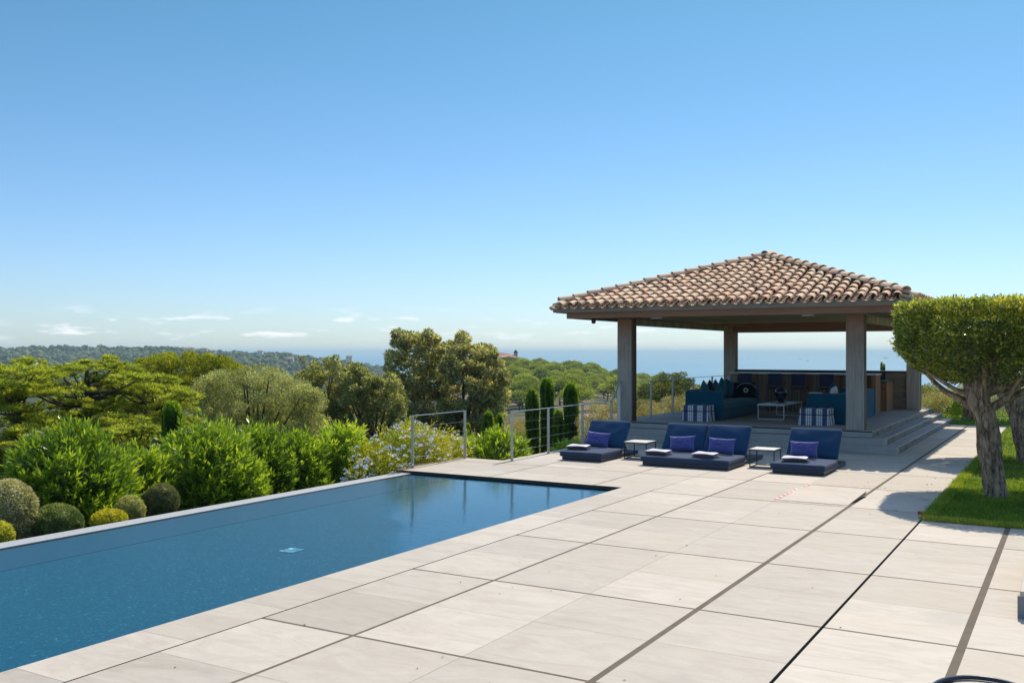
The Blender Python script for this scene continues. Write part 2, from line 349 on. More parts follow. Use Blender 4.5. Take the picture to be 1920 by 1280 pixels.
for (x0, x1) in xs:
    for (yy0, yy1) in ys:
        for (a, b, c_, d_) in regions:
            X0, X1, Y0, Y1 = max(x0, a), min(x1, b), max(yy0, c_), min(yy1, d_)
            if X1-X0 > .02 and Y1-Y0 > .02:
                if a == -6.07 and X0 > -6.07 and X0 < -4 and Y0 < 0: pass
                tile(X0, X1, Y0, Y1)
yy = -1.3
while yy < PE:                                 # coping stones along the pool
    tile(-6.66, -6.082, yy+.002, min(yy+1.088, PE), 0.0); yy += 1.09
tag(pv.build('paving', STONE), kind='structure')
gr = MB(); gr.box(-6.06, 3.5, -1, 14.12, -.5, -.0012).box(-6.055, -1.79, 14.12, 23.4, -.5, -.0013).box(-11.6, -6.056, PE, 17.38, -.5, -.0014).box(-10.5, -6.056, 17.38, 23.4, -.5, -.0015).box(-3.5, -1.79, 23.4, 33.2, -.5, -.0012).box(-6.655, -6.09, -1.2, PE, -.5, -.0012)
tag(gr.build('paving_bed', GROUT), kind='structure')
sl_ = MB(); sl_.box(-6.086, -6.062, -1, PE+.01, -.3, -.0005)
sl_.box(-1.843, -1.813, -1, 14.1, -.3, -.0008)
tag(sl_.build('drain_slot', BLACK), kind='structure')
# lifted slab, its open joint and the red barrier tape round it
ls = MB(); ls.tint = .62
ls.add([(-3.99,14.9,.006),(-2.95,14.9,.006),(-2.95,16.35,.035),(-3.99,16.35,.035),(-3.99,14.9,.002),(-2.95,14.9,.002),(-2.95,16.35,.012),(-3.99,16.35,.012)], [(0,1,2,3),(0,4,5,1),(1,5,6,2),(2,6,7,3),(3,7,4,0)])
tag(ls.build('loose_slab', STONE), 'slightly lifted pale paving slab inside the red dashed tape', 'paving slab')
TAPE = m_plain('red_tape', (.62,.05,.06), .5); TAPEW = m_plain('tape_pale', (.74,.60,.56), .5)
tr_ = empty('barrier_tape', (-3.5, 15.9, 0), 'red and white dashed tape stuck on the paving round the lifted slab', 'tape')
def m_tape(name, ax, per, duty, base):
    m, nt, o = mat_new(name); q_ = N(nt, 'ShaderNodeSeparateXYZ', None, {0: N(nt, 'ShaderNodeTexCoord').outputs['Object']}).outputs[ax]
    k = math_(nt, 'LESS_THAN', math_(nt, 'FRACT', math_(nt, 'DIVIDE', math_(nt, 'ADD', q_, 50.0), per)), duty)
    princ(nt, o, mixc(nt, k, base, (.62,.04,.06)), .5); return m
TY = m_tape('tape_bold', 1, .24, .55, (.74,.66,.60)); TX = m_tape('tape_faint', 0, .2, .45, (.68,.60,.52))
def strip(p, q, wd, mt_):
    p, q = Vector(p), Vector(q); a = Vector((-(q-p).y, (q-p).x)).normalized()*wd/2; z = .0045
    MB().add([(p.x-a.x,p.y-a.y,z),(q.x-a.x,q.y-a.y,z),(q.x+a.x,q.y+a.y,z),(p.x+a.x,p.y+a.y,z)], [(3,2,1,0)]).build('tape_strip', mt_, tr_)
strip((-4.045,14.92), (-4.045,16.3), .045, TY); strip((-4.02,16.45), (-3.98,17.0), .04, TY)
strip((-4.0,14.83), (-2.99,14.83), .014, TX); strip((-3.95,17.05), (-2.85,16.95), .014, TX); strip((-2.8,16.9), (-1.9,16.0), .012, TX)
oj = MB(); oj.add([(-2.95,15.1,.004),(-2.90,15.3,.004),(-2.875,15.95,.004),(-2.935,15.9,.004)], [(0,1,2,3)])
tag(oj.build('open_joint', BLACK), kind='structure')
mk = MB(); q = (-1.9, 14.62); mk.box(q[0]-.04, q[0]+.03, q[1]-.02, q[1]+.02, .0, .045).box(q[0]-.005, q[0]+.12, q[1]-.004, q[1]+.004, .03, .036)
tag(mk.build('marker_peg', m_plain('red_peg', (.6,.03,.03), .4), bevel=(.005,2)), 'small red marker peg at the corner of the lawn', 'marker')

LITTER = m_plain('dry_leaf', (.16,.10,.05), .9, var=.4, sc=2)
lt_ = [leaf_arrays(np.stack([rng.uniform(-5.8,2.5,90), rng.uniform(3.5,22,90), np.full(90,.004)],1), np.stack([rng.normal(size=90),rng.normal(size=90),rng.random(90)*.12],1), .03, .014, rng.random(90), flat=(0,0,1)),
       leaf_arrays(np.stack([rng.uniform(-3.4,-1.8,90), rng.uniform(14,23,90), np.full(90,.004)],1), np.stack([rng.normal(size=90),rng.normal(size=90),rng.random(90)*.12],1), .035, .016, rng.random(90), flat=(0,0,1))]
tag(leaf_obj('fallen_leaves', lt_, LITTER), 'tiny dry fallen leaves scattered on the paving', 'leaves', kind='stuff')

# ================================================================== POOL
m, nt, o = mat_new('pool_mosaic'); v = objc(nt)
vr = N(nt, 'ShaderNodeTexVoronoi', None, {'Vector': v, 'Scale': 46.0}).outputs['Color']
sv = N(nt, 'ShaderNodeSeparateColor', None, {0: vr}).outputs[0]
c = ramp(nt, sv, [(0, (.006,.078,.125)), (.5, (.008,.092,.15)), (.95, (.012,.11,.175)), (1, (.03,.20,.26))])
c = mixc(nt, math_(nt, 'MULTIPLY', noise_(nt, v, .8, 3), .5), c, (.008,.085,.135))
princ(nt, o, c, .9, 0, .05); MOS = m
PX0, PX1, PY0, PZ = -11.1, -6.66, -4.0, -.078
pb = MB()
pb.add([(PX0-.02,PY0,PZ),(PX1,PY0,PZ),(PX1,PE,PZ),(PX0-.02,PE,PZ)], [(0,1,2,3)])
pb.add([(PX1,PY0,PZ),(PX1,PY0,-.021),(PX1,PE,-.021),(PX1,PE,PZ)], [(0,1,2,3)])
pb.add([(PX0,PE,PZ),(PX1,PE,PZ),(PX1,PE,-.021),(PX0,PE,-.021)], [(0,1,2,3)])
pb.add([(PX0,PY0,PZ),(PX0,PY0,-.06),(PX0,PE,-.06),(PX0,PE,PZ)], [(3,2,1,0)])
tag(pb.build('pool_basin', MOS), kind='structure')
tag(MB().box(PX0+.001, -10.05, PY0+.01, PE-.001, -.0775, -.0735).build('pool_ledge', m_plain('ledge_mosaic', (.015,.088,.148), .9, spec=.05, var=.12, sc=30)), kind='structure')
m, nt, o = mat_new('drain_grate'); DRM = m
c = ramp(nt, N(nt, 'ShaderNodeSeparateColor', None, {0: N(nt, 'ShaderNodeTexVoronoi', None, {'Vector': objc(nt), 'Scale': 24.0}).outputs['Color']}).outputs[0], [(.3, (.02,.16,.26)), (.65, (.08,.32,.40)), (.95, (.35,.6,.65))])
princ(nt, o, c, .4)
lid = MB()
lid.box(-8.20, -7.99, 8.40, 8.62, PZ+.002, PZ+.008)
lid = lid.build('floor_drain', DRM); tag(lid, 'pale square grate on the pool floor under the water', 'drain')
wtr = MB(); wtr.add([(PX0+.001,PY0,-.05),(PX1-.001,PY0,-.05),(PX1-.001,PE-.001,-.05),(PX0+.001,PE-.001,-.05)], [(0,1,2,3)])
m, nt, o = mat_new('pool_water_surface')
nb = bump_(nt, math_(nt, 'ADD', noise_(nt, objc(nt, (2.2,5.5,1)), 2.4, 3), math_(nt, 'MULTIPLY', noise_(nt, objc(nt, (1,1,1)), .9, 2), .5)), .06, .05)
wq = N(nt, 'ShaderNodeSeparateXYZ', None, {0: N(nt, 'ShaderNodeTexCoord').outputs['Object']}); wv = math_(nt, 'ADD', wq.outputs[0], math_(nt, 'MULTIPLY', wq.outputs[1], .79))
calm = N(nt, 'ShaderNodeMapRange', {'interpolation_type': 'SMOOTHSTEP'}, {0: math_(nt, 'ADD', wv, math_(nt, 'MULTIPLY', noise_(nt, objc(nt, (.3,.8,1)), 1, 3), .8)), 1: .2, 2: .9}).outputs[0]
fr = math_(nt, 'MULTIPLY', N(nt, 'ShaderNodeFresnel', None, {'IOR': 1.33, 'Normal': nb}).outputs[0], math_(nt, 'ADD', .25, math_(nt, 'MULTIPLY', calm, .65)))
gl = N(nt, 'ShaderNodeBsdfGlossy', None, {'Roughness': math_(nt, 'SUBTRACT', .35, math_(nt, 'MULTIPLY', calm, .345)), 'Color': (.95,.97,1,1), 'Normal': nb})
trn = N(nt, 'ShaderNodeBsdfTransparent', None, {'Color': (.90,.96,.98,1)})
mx = N(nt, 'ShaderNodeMixShader', None, {0: fr, 1: trn.outputs[0], 2: gl.outputs[0]}); nt.links.new(mx.outputs[0], o.inputs[0])
tag(wtr.build('pool_water', m), kind='structure')
ck = MB(); ck.box(PX1-.012, PX1+.012, PY0, PE+.008, -.05, -.0205).box(PX0, PX1+.01, PE-.01, PE+.012, -.05, -.0205)
tag(ck.build('pool_waterline', m_plain('painted_wall_shade', (.035,.04,.045), .5)), kind='structure')  # dark strip: shade of the pool wall above the water, put into its colour
wr = MB(); wr.box(-11.42, PX0, PY0, PE+.25, -1.6, -.0485)
m, nt, o = mat_new('weir_pebble'); v = objc(nt)
c = ramp(nt, noise_(nt, v, 60, 4, .8), [(.35, (.20,.21,.22)), (.6, (.50,.51,.51))]); princ(nt, o, c, .6, 0, .4, bump_(nt, noise_(nt, v, 90, 2), .5, .004))
tag(wr.build('pool_weir', m), kind='structure')
cop = MB(); cop.box(-11.6, PX0-.001, PE+.0, PE+.9, -.4, -.0035)
# retaining edges of the terrace
ret = MB(); ret.box(-11.62, -11.6, PE+.26, 17.4, -3, -.002).box(-11.6, -10.52, 17.38, 17.4, -3, -.002).box(-10.52, -10.5, 17.4, 23.4, -3, -.002)
tag(ret.build('terrace_wall', m_plain('render', (.5,.47,.42), .9)), 'pale masonry edge of the terrace along the plants', 'wall')
# garden soil along the weir
gs = MB(); gs.add([(-19,-2,-2.2),(-11.43,-2,-.75),(-11.63,17.4,-.75),(-10.53,24,-.8),(-18,30,-2.6)], [(0,1,2,3,4)])
tag(gs.build('garden_bed', m_plain('soil', (.07,.055,.04), .95, var=.4, sc=3, bump=.8, bsc=12)), kind='structure')

# ================================================================== LAWN
m, nt, o = mat_new('lawn_base'); v = objc(nt)
c = ramp(nt, noise_(nt, v, 2.2, 6, .65), [(.3, (.06,.11,.02)), (.7, (.16,.22,.04))]); princ(nt, o, c, .95, 0, .1, bump_(nt, noise_(nt, v, 40, 3), 1, .02)); LAWN = m
lw = MB(); lw.add([(-1.78,14.14,.0),(12,14.14,.0),(22,60,.0),(-1.78,33.2,.0)], [(0,1,2,3)]); lw.add([(-4.5,33.22,-.002),(-1.78,33.21,-.002),(22,60,-.002),(-12,60,-.4),(-8,38,-.1)], [(0,1,2,3,4)])
tag(lw.build('lawn', LAWN), kind='structure')
GRASS = m_leaf('grass_blades', [(.06,.12,.02), (.15,.24,.035), (.34,.40,.055), (.54,.48,.13)], .5, 1.3, .6, .25, 1.1)
def grass(x0, x1, y0, y1, n, h, wd, tl=.35):
    P = np.stack([rng.uniform(x0, x1, n), rng.uniform(y0, y1, n), np.zeros(n)], 1); D = np.stack([rng.normal(size=n)*.45, rng.normal(size=n)*.45, np.ones(n)], 1)
    return leaf_arrays(P, D, h*(.5+rng.random(n)), wd, np.clip(tl+rng.normal(size=n)*.16, 0, 1))
g = [grass(-1.8, 1.6, 14.15, 19, 60000, .045, .008), grass(-1.8, 2.6, 19, 26, 26000, .05, .012), grass(-1.8, 3.5, 26, 33, 12000, .06, .02),
     grass(-4.3, 3, 33.3, 42, 9000, .06, .03), grass(-1.8, 1.6, 14.1, 14.25, 6000, .06, .009, .75), grass(-1.86, -1.68, 14.1, 24, 7000, .065, .009, .5), grass(-1.8, 1.6, 14.04, 14.2, 5000, .06, .009, .7)]
tag(leaf_obj('grass', g, GRASS), 'short green lawn grass beside the path', 'grass', kind='stuff')

# ================================================================== PAVILION
WG1, WG2 = (.30,.27,.24), (.17,.145,.125)       # weathered grey wood
RED = (.26,.115,.06)
COLM = m_wood('column_timber', (.60,.53,.46), (.30,.255,.22), 2, red=(1.9, 3.2, (.42,.19,.10)))
BEAMM = m_wood('beam_timber', (.40,.36,.31), (.23,.185,.155), 0, dark=None)
BEAMR = m_wood('beam_red_timber', (.46,.27,.18), (.28,.16,.11), 0)
DECKM = m_wood('deck_boards', (.58,.51,.45), (.36,.31,.275), 0, plank=(1, .14, 0), gap=(.04,.035,.03))
STEPM = m_wood('step_boards', (.58,.535,.49), (.36,.325,.295), 1, plank=(0, .145, .05), gap=(.05,.045,.04))
STEPF = m_wood('step_front_boards', (.58,.54,.50), (.36,.33,.30), 0)
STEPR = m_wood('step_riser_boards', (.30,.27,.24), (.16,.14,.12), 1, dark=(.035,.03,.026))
PX, PYc = -7.54, 27.5
pav = empty('pavilion', (PX, PYc, 0), 'timber poolside pavilion with a hipped clay tile roof on four square columns', 'pavilion')
DZ = .465
dk = MB().box(-10.7, -4.07, 23.30, 34.1, .06, DZ); dk.build('deck', DECKM, pav)
# front trims and steps, each step an L along front and right side
def step(x1, y0, z0, z1, nm):
    a = MB().box(-10.7, x1-.001, y0, y0+.45, z0, z1).build(nm, STEPF, pav, bevel=(.008,2))
    b = MB().box(x1-.45, x1, y0+.45, 34, z0, z1).build(nm, STEPM, pav, bevel=(.008,2))
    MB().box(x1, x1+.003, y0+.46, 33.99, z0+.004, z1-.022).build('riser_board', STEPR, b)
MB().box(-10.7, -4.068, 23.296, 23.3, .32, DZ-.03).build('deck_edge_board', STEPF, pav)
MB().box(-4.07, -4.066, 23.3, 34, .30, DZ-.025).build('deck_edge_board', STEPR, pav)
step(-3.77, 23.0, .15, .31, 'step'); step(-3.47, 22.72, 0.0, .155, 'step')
for (cx, cy) in ((-10.4, 23.66), (-4.5, 23.66), (-10.48, 32.87), (-4.48, 32.87)):
    cb = MB().box(cx-.2, cx+.2, cy-.175, cy+.175, DZ, 3.19).build('column', COLM, pav, bevel=(.006,1))
    MB().box(cx+.2, cx+.204, cy-.10, cy+.175, DZ+.002, 3.188).build('corner_board', m_wood('column_side', (.2,.12,.08), (.1,.06,.045), 2) if cx == -10.4 and cy < 30 else bpy.data.materials['column_side'], cb)
EX0, EX1, EY0, EY1 = -11.98, -3.1, 22.4, 34.1
FZ0, FZ1 = 3.35, 3.49
def ring(nm, x0, x1, y0, y1, z0, z1, th, mat, matside):
    MB().box(x0, x1, y0, y0+th, z0, z1).build(nm, mat, pav, bevel=(.004,1))
    MB().box(x0, x1, y1-th, y1, z0, z1).build(nm, mat, pav, bevel=(.004,1))
    MB().box(x0+.001, x0+th, y0+th, y1-th, z0, z1).build(nm, matside, pav, bevel=(.004,1))
    MB().box(x1-th, x1-.001, y0+th, y1-th, z0, z1).build(nm, matside, pav, bevel=(.004,1))
SIDEM = m_wood('beam_side_timber', (.42,.30,.22), (.24,.16,.12), 1)
ring('fascia', EX0, EX1, EY0, EY1, FZ0, FZ1, .05, BEAMM, SIDEM)
ring('eave_beam', EX0+.27, EX1-.27, EY0+.27, EY1-.27, 3.19, FZ0, .12, BEAMR, SIDEM)
ring('main_beam', -10.6, -4.3, 23.5, 31.36, 3.0, 3.19-.002, .24, BEAMR, SIDEM) if False else None
SOFM = m_wood('soffit_boards', (.50,.40,.31), (.32,.24,.18), 0, plank=(1,.16,0))
cl = MB().box(EX0+.05, EX1-.05, EY0+.05, EY1-.05, FZ0-.012, FZ0+.03); cl.build('soffit', SOFM, pav)
# inner beams between the columns, darker band seen under the soffit
MB().box(-10.28, -4.68, 32.72, 33.02, 2.98, 3.19).build('inner_beam', BEAMR, pav)
MB().box(-10.58, -10.34, 23.9, 32.69, 3.03, 3.19).build('inner_beam', SOFM, pav)
MB().box(-4.62, -4.38, 23.9, 32.69, 3.03, 3.19).build('inner_beam', SOFM, pav)
for (lx, ly) in ((-9.35, 22.9), (-5.5, 22.9)):
    lm = MB().lathe([(0,0),(.14,0),(.15,.004),(.15,.022)], (lx, ly+.25, 3.166)); lm.build('ceiling_lamp', m_plain('lamp_disc', (.8,.8,.78), .4), pav)
# hipped roof body
AX, AY0, AY1, AZ = PX, EY0+4.44, EY1-4.44, 4.93
hz = FZ1-.0
rb = MB(); rb.add([(EX0+.02,EY0+.02,hz),(EX1-.02,EY0+.02,hz),(EX1-.02,EY1-.02,hz),(EX0+.02,EY1-.02,hz),(AX,AY0,AZ-.05),(AX,AY1,AZ-.05)], [(0,1,4),(1,2,5,4),(2,3,5),(3,0,4,5),(3,2,1,0)])
roof = rb.build('roof', m_plain('roof_mortar', (.17,.13,.10), .95, var=.3, sc=8), pav)
m, nt, o = mat_new('clay_tile'); t = attr(nt); v = objc(nt)
c = ramp(nt, t, [(0,(.28,.19,.14)), (.18,(.52,.31,.18)), (.45,(.74,.47,.28)), (.65,(.80,.56,.35)), (.82,(.68,.34,.19)), (1,(.85,.64,.44))])
st = N(nt, 'ShaderNodeMapRange', {'interpolation_type': 'SMOOTHSTEP'}, {0: noise_(nt, v, 4, 7, .75), 1: .52, 2: .68}).outputs[0]
c = mixc(nt, math_(nt, 'MULTIPLY', st, .7), c, (.17,.14,.115)); c = mixc(nt, math_(nt, 'MULTIPLY', noise_(nt, v, 30, 3), .4), c, (.85,.70,.52)); c = mixc(nt, N(nt, 'ShaderNodeMapRange', {'interpolation_type': 'SMOOTHSTEP'}, {0: noise_(nt, v, 14, 4), 1: .64, 2: .72}).outputs[0], c, (.55,.52,.36))
princ(nt, o, c, .85, 0, .2, bump_(nt, noise_(nt, v, 50, 3), .4, .006)); CLAY = m
def barrel(mb, a, b, nrm, r0, r1, concave=False, n=6, th=.016):
    """half-round tile from a (low end) to b (high end) on a surface with normal nrm"""
    a, b, nrm = Vector(a), Vector(b), Vector(nrm).normalized(); d = (b-a).normalized(); s = d.cross(nrm).normalized(); vs = []; fs = []
    sg = -1 if concave else 1
    for e, r in ((a, r0), (b, r1)):
        for rr in (r, r-th):
            for k in range(n+1):
                t = math.pi*k/n; vs.append(e+s*math.cos(t)*rr+nrm*(math.sin(t)*rr*.8*sg))
    m_ = n+1
    for k in range(n):
        fs.append((k, k+1, 2*m_+k+1, 2*m_+k)); fs.append((m_+k+1, m_+k, 3*m_+k, 3*m_+k+1)); fs.append((k, m_+k, m_+k+1, k+1))
    fs.append((0, 2*m_, 3*m_, m_)); mb.add(vs, fs)
slopes = [((EX0,EY0), (EX1,EY0), (0,1), 4.44), ((EX1,EY0), (EX1,EY1), (-1,0), 4.44), ((EX1,EY1), (EX0,EY1), (0,-1), 4.44), ((EX0,EY1), (EX0,EY0), (1,0), 4.44)]
RISE = (AZ-hz)/4.44
for (p0, p1, inn, run) in slopes:
    p0, p1 = Vector((*p0, 0)), Vector((*p1, 0)); inn = Vector((*inn, 0)); al = (p1-p0); W_ = al.length; al.normalize()
    nrm = Vector((-inn.x*RISE, -inn.y*RISE, 1)).normalized(); tl = MB(); n = round(W_/.268); pit = W_/n; ex = .34; slope_u = (inn+Vector((0,0,RISE)))
    k1 = int(run/ex*1.06)+1
    for i in range(n+1):
        s = i*pit; sc_ = (i+.5)*pit
        for kind in (0, 1):
            ss = s if kind == 0 else sc_
            for k in range(15):
                h0 = k*ex-.10; h1 = h0+ex+.07
                lim = min(ss, W_-ss, run)
                if h0+.12 > lim or ss > W_: continue
                h1 = min(h1, lim+.12); jx = random.uniform(-.014, .014); jz = random.uniform(0,.014); ja = random.uniform(-.02,.02); h0 -= random.choice([0,0,0,.02,.05])*random.random()
                lift0, lift1 = (.075, .045) if kind == 0 else (.05, .02)
                A = p0+al*(ss+jx)+slope_u*h0+Vector((0,0,hz+lift0+jz)); B = p0+al*(ss+jx+ja)+slope_u*h1+Vector((0,0,hz+lift1))
                tl.tint = min(1, max(0, random.choice([.45,.5,.6,.65,.8,.9,.15,.3,.62])+random.uniform(-.08,.08)))
                if kind == 0: barrel(tl, A, B, nrm, .105, .085)
                elif k < 2: barrel(tl, A, B, nrm, .11, .10, True, 5)
    tl.build('tile_slope', CLAY, roof, smooth=False)
hp = MB(); mor = MB()
def hipline(a, b):
    a, b = Vector(a), Vector(b); Lh = (b-a).length; n = int(Lh/.40); s = (b-a)/n; nr = Vector((0,0,1))
    nr = (nr-s.normalized()*nr.dot(s.normalized())).normalized()
    mor.bar(a+Vector((0,0,-.10)), b+Vector((0,0,-.10)), .17, .19)
    for k in range(n):
        hp.tint = random.choice([.3,.45,.5,.6,.2,.62])+random.uniform(-.07,.07)
        p = a+s*k; barrel(hp, p+nr*(.045+random.uniform(0,.01)), p+s*1.12+nr*.02, nr, .135, .11, False, 8, .02)
rz_ = Vector((0,0,.075))
for cxy in ((EX0,EY0), (EX1,EY0)): hipline(Vector((*cxy,hz))+rz_+Vector(((AX-cxy[0])*.03, .13, .045)), Vector((AX,AY0,AZ))+rz_)
for cxy in ((EX0,EY1), (EX1,EY1)): hipline(Vector((*cxy,hz))+rz_, Vector((AX,AY1,AZ))+rz_)
hipline((AX,AY1+.1,AZ+.11), (AX,AY0-.1,AZ+.11))
hp.build('hip_tiles', CLAY, roof); mor.build('mortar_bed', bpy.data.materials['roof_mortar'], roof)
sp = MB().lathe([(0,.0),(.05,.01),(.06,.06),(.055,.11),(.03,.14)], (-11.0, 22.85, 3.05), 14)
spo = empty('spot_lamp', (-11.0, 22.85, 3.05), 'small round black spotlight under the left end of the eave beam', 'lamp')
sp.build('lamp_body', m_plain('black_metal', (.02,.02,.022), .4), spo); MB().tube([(-11.0,22.85,3.17),(-11.0,22.85,3.19)], .02).build('bracket', bpy.data.materials['black_metal'], spo)

# ---------------- back wall, bar, stools
BRK = m_brick('rough_brick', (.42,.30,.21), (.25,.175,.13), (.30,.24,.19), 1.0, .26, .055)
bw = empty('garden_wall', (-7.4, 32.8, DZ), 'low wall of thin brown stone behind the bar with a dark coping', 'wall')
MB().box(-5.32, -4.69, 32.76, 32.98, DZ, 1.65).build('stone_face', BRK, bw)
MB().box(-10.27, -5.32, 32.78, 32.96, DZ, 1.65).build('dark_panel', m_plain('dark_panel', (.03,.028,.027), .5), bw)
MB().box(-10.27, -4.69, 32.74, 33.0, 1.651, 1.70).build('coping', m_plain('dark_coping', (.035,.03,.028), .45), bw)
br = empty('bar_counter', (-7.8, 30.5, DZ), 'long timber bar with a pale counter edge and vertical plank front', 'bar')
BARP = m_wood('bar_planks', (.36,.215,.13), (.18,.105,.07), 2, plank=(0,.17,0), gap=(.008,.006,.005))
MB().box(-9.6, -5.3, 30.42, 30.46, DZ, 1.60).build('plank_front', BARP, br)
MB().box(-9.64, -5.14, 30.1, 31.0, 1.605, 1.645).build('counter_top', m_plain('pale_stone_top', (.60,.57,.52), .4), br, bevel=(.005,2))
MB().box(-5.30, -5.18, 30.2, 31.0, DZ, 1.604).build('end_panel', m_wood('orange_wood', (.42,.22,.11), (.26,.12,.06), 2), br)
for xx in (-8.52, -7.68, -6.9, -5.95):
    MB().box(xx-.22, xx+.22, 30.36, 30.418, DZ, 1.59).build('pilaster', m_wood('pilaster_wood', (.40,.29,.21), (.20,.135,.10), 2, plank=(0,.145,.02), gap=(.01,.008,.006)) if xx == -8.52 else bpy.data.materials['pilaster_wood'], br)
MB().box(-9.62, -9.40, 30.15, 30.4, DZ, 1.60).build('end_post', m_wood('post_grey', (.36,.33,.29), (.2,.18,.15), 2), br)
cb = empty('kitchen_cabinet', (-5.0, 31.9, DZ), 'orange timber cabinet with dark worktop between the bar and the stone wall', 'cabinet')
MB().box(-5.24, -5.05, 31.3, 32.5, DZ, 1.37).build('cabinet_body', bpy.data.materials['orange_wood'], cb)
MB().box(-5.28, -5.02, 31.25, 32.54, 1.372, 1.41).build('worktop', m_plain('dark_top', (.05,.05,.05), .4), cb)
MB().box(-5.17, -5.11, 31.288, 31.298, 1.15, 1.18).build('handle', bpy.data.materials['black_metal'], cb)

NAVY = m_plain('navy_sling', (.022,.026,.075), .8, var=.15, bump=.3, bsc=200)
BLKM = m_plain('black_frame', (.018,.018,.02), .35, spec=.5)
def stool(x, lab, y=29.85):
    t = empty('bar_stool', (x, y, DZ), lab, 'bar stool', 'bar stools along the timber bar')
    MB().box(-.2, .2, -.18, .18, .70, .74).build('seat', NAVY, t, True, bevel=(.01,2))
    MB().box(-.2, .2, -.215, -.195, .80, 1.17).build('backrest', NAVY, t, True, bevel=(.008,2))
    for sx_ in (-1, 1):
        for sy_ in (-1, 1):
            MB().bar((sx_*.215, sy_*.2, 0), (sx_*.215, sy_*.2, 1.17 if sy_ < 0 else .74), .022, .022).build('leg', BLKM, t, True)
    for yy_, zz_, nn_ in ((-.2,.25,'footrest'),(.2,.25,'footrest'),(-.2,.76,'back_rail')): MB().bar((-.204,yy_,zz_), (.204,yy_,zz_), .02, .02).build(nn_, BLKM, t, True)
for x, lab in ((-8.99, 'navy bar stool nearest the left back column, behind the left sofa'), (-8.05, 'navy bar stool second from the left, just left of the vase'), (-7.33, 'navy bar stool behind the white coffee table'), (-6.49, 'navy bar stool farthest right, behind the right sofa')):
    stool(x, lab)

# ---------------- soft furniture
def m_fabric(name, col, rough=.9, var=.12, sheen=.2):
    m, nt, o = mat_new(name); v = objc(nt)
    c = mixc(nt, noise_(nt, v, 3.5, 4), tuple(x*(1-var) for x in col), tuple(x*(1+var) for x in col))
    hb = math_(nt, 'ADD', noise_(nt, v, 240, 2), math_(nt, 'MULTIPLY', noise_(nt, v, 5, 3), 1.5))
    princ(nt, o, c, rough, 0, .15, bump_(nt, hb, .35, .006), Sheen_Weight=sheen); return m
TEAL = m_fabric('teal_canvas', (.007,.085,.15)); TEALS = m_fabric('teal_seat', (.011,.14,.18)); NAVYF = m_fabric('navy_mattress', (.009,.052,.12)); NAVYT = m_fabric('navy_mattress_top', (.038,.056,.105))
PILB = m_fabric('violet_blue_velvet', (.075,.08,.27), .8, .2, .5); DARKP = m_fabric('black_cushion', (.012,.012,.016)); WHITEF = m_fabric('white_towel', (.72,.69,.72)); GREYF = m_fabric('navy_grey_towel', (.035,.038,.07))
def pillow_mb(sx_, sy_, t, n=25, mb=None):
    mb = mb or MB()
    for sg in (1, -1):
        def fn(u, v):
            a, b = u*2-1, v*2-1
            x = sx_/2*a*(1-.10*(1-b*b)); y = sy_/2*b*(1-.12*(1-a*a)); h = t/2*((1-a**4)*(1-b**4))**.55
            h *= 1+.12*math.sin(a*5+b*3)*(1-abs(a)); h += t*.09*(mnoise.noise(Vector((a*3,b*3,sg*2+sx_*9)))+.5*mnoise.noise(Vector((a*8,b*8,sg))))*(1-a*a)*(1-b*b)*1.6
            return (x, y, sg*h)
        base = len(mb.v); mb.grid(n, n, fn if sg > 0 else (lambda u, v: fn(1-u, v)))
    return mb
def soft(x0, x1, y0, y1, z0, z1, rd=.035, puff=.012, wr=.006, seed=0.0, dens=.07):
    c0 = Vector(((x0+x1)/2,(y0+y1)/2,(z0+z1)/2)); h = Vector(((x1-x0)/2,(y1-y0)/2,(z1-z0)/2)); rd = min(rd, min(h)*.95); mb = MB()
    nn = [max(4, min(26, int(2*h[i]/dens)+4)) for i in range(3)]
    def rp(p):
        q = Vector([max(-(h[i]-rd), min(h[i]-rd, p[i])) for i in range(3)]); d = p-q
        if d.length > 1e-9: d = d.normalized()*rd
        res = q+d; u, v, w_ = res.x/h.x, res.y/h.y, res.z/h.z; m_ = min(range(3), key=lambda i: h[i]); o_ = [abs(u), abs(v), abs(w_)]; k = 1.0
        for i in range(3):
            if i != m_: k *= max(0, 1-min(1, o_[i])**4)
        nz_ = mnoise.noise(Vector((res.x*4+seed, res.y*4, res.z*4)))*wr+mnoise.noise(Vector((res.x*13, res.y*13+seed, res.z*13)))*wr*.4
        sg = 1 if res[m_] > 0 else -1; res[m_] += sg*(puff*k+nz_*(.3+k)) if abs(res[m_]) > h[m_]*.5 else 0
        return c0+res
    for ax in range(3):
        a, b = [(1,2),(2,0),(0,1)][ax]
        def edge(t, i):                                  # denser sampling close to the rounded edges
            e = .5-.5*math.cos(math.pi*t); return (-1+2*(.55*e+.45*t))*h[i]
        for sg in (-1, 1):
            def fn(u, v):
                p = [0,0,0]; p[ax] = sg*h[ax]; uu_ = u if sg > 0 else 1-u; p[a] = edge(uu_, a); p[b] = edge(v, b); return rp(Vector(p))
            mb.grid(nn[a]+4, nn[b]+4, fn)
    return mb
def xform(mb, loc, rot):
    from mathutils import Euler
    e = Euler(rot).to_matrix(); mb.v = [tuple(e @ Vector(v)+Vector(loc)) for v in mb.v]; return mb
def pillow(name, loc, rot, size, mat, lab, group=None, cat='cushion'):
    o = pillow_mb(*size).build(name, mat, smooth=True); o.location = loc; o.rotation_euler = rot; tag(o, lab, cat, group); return o
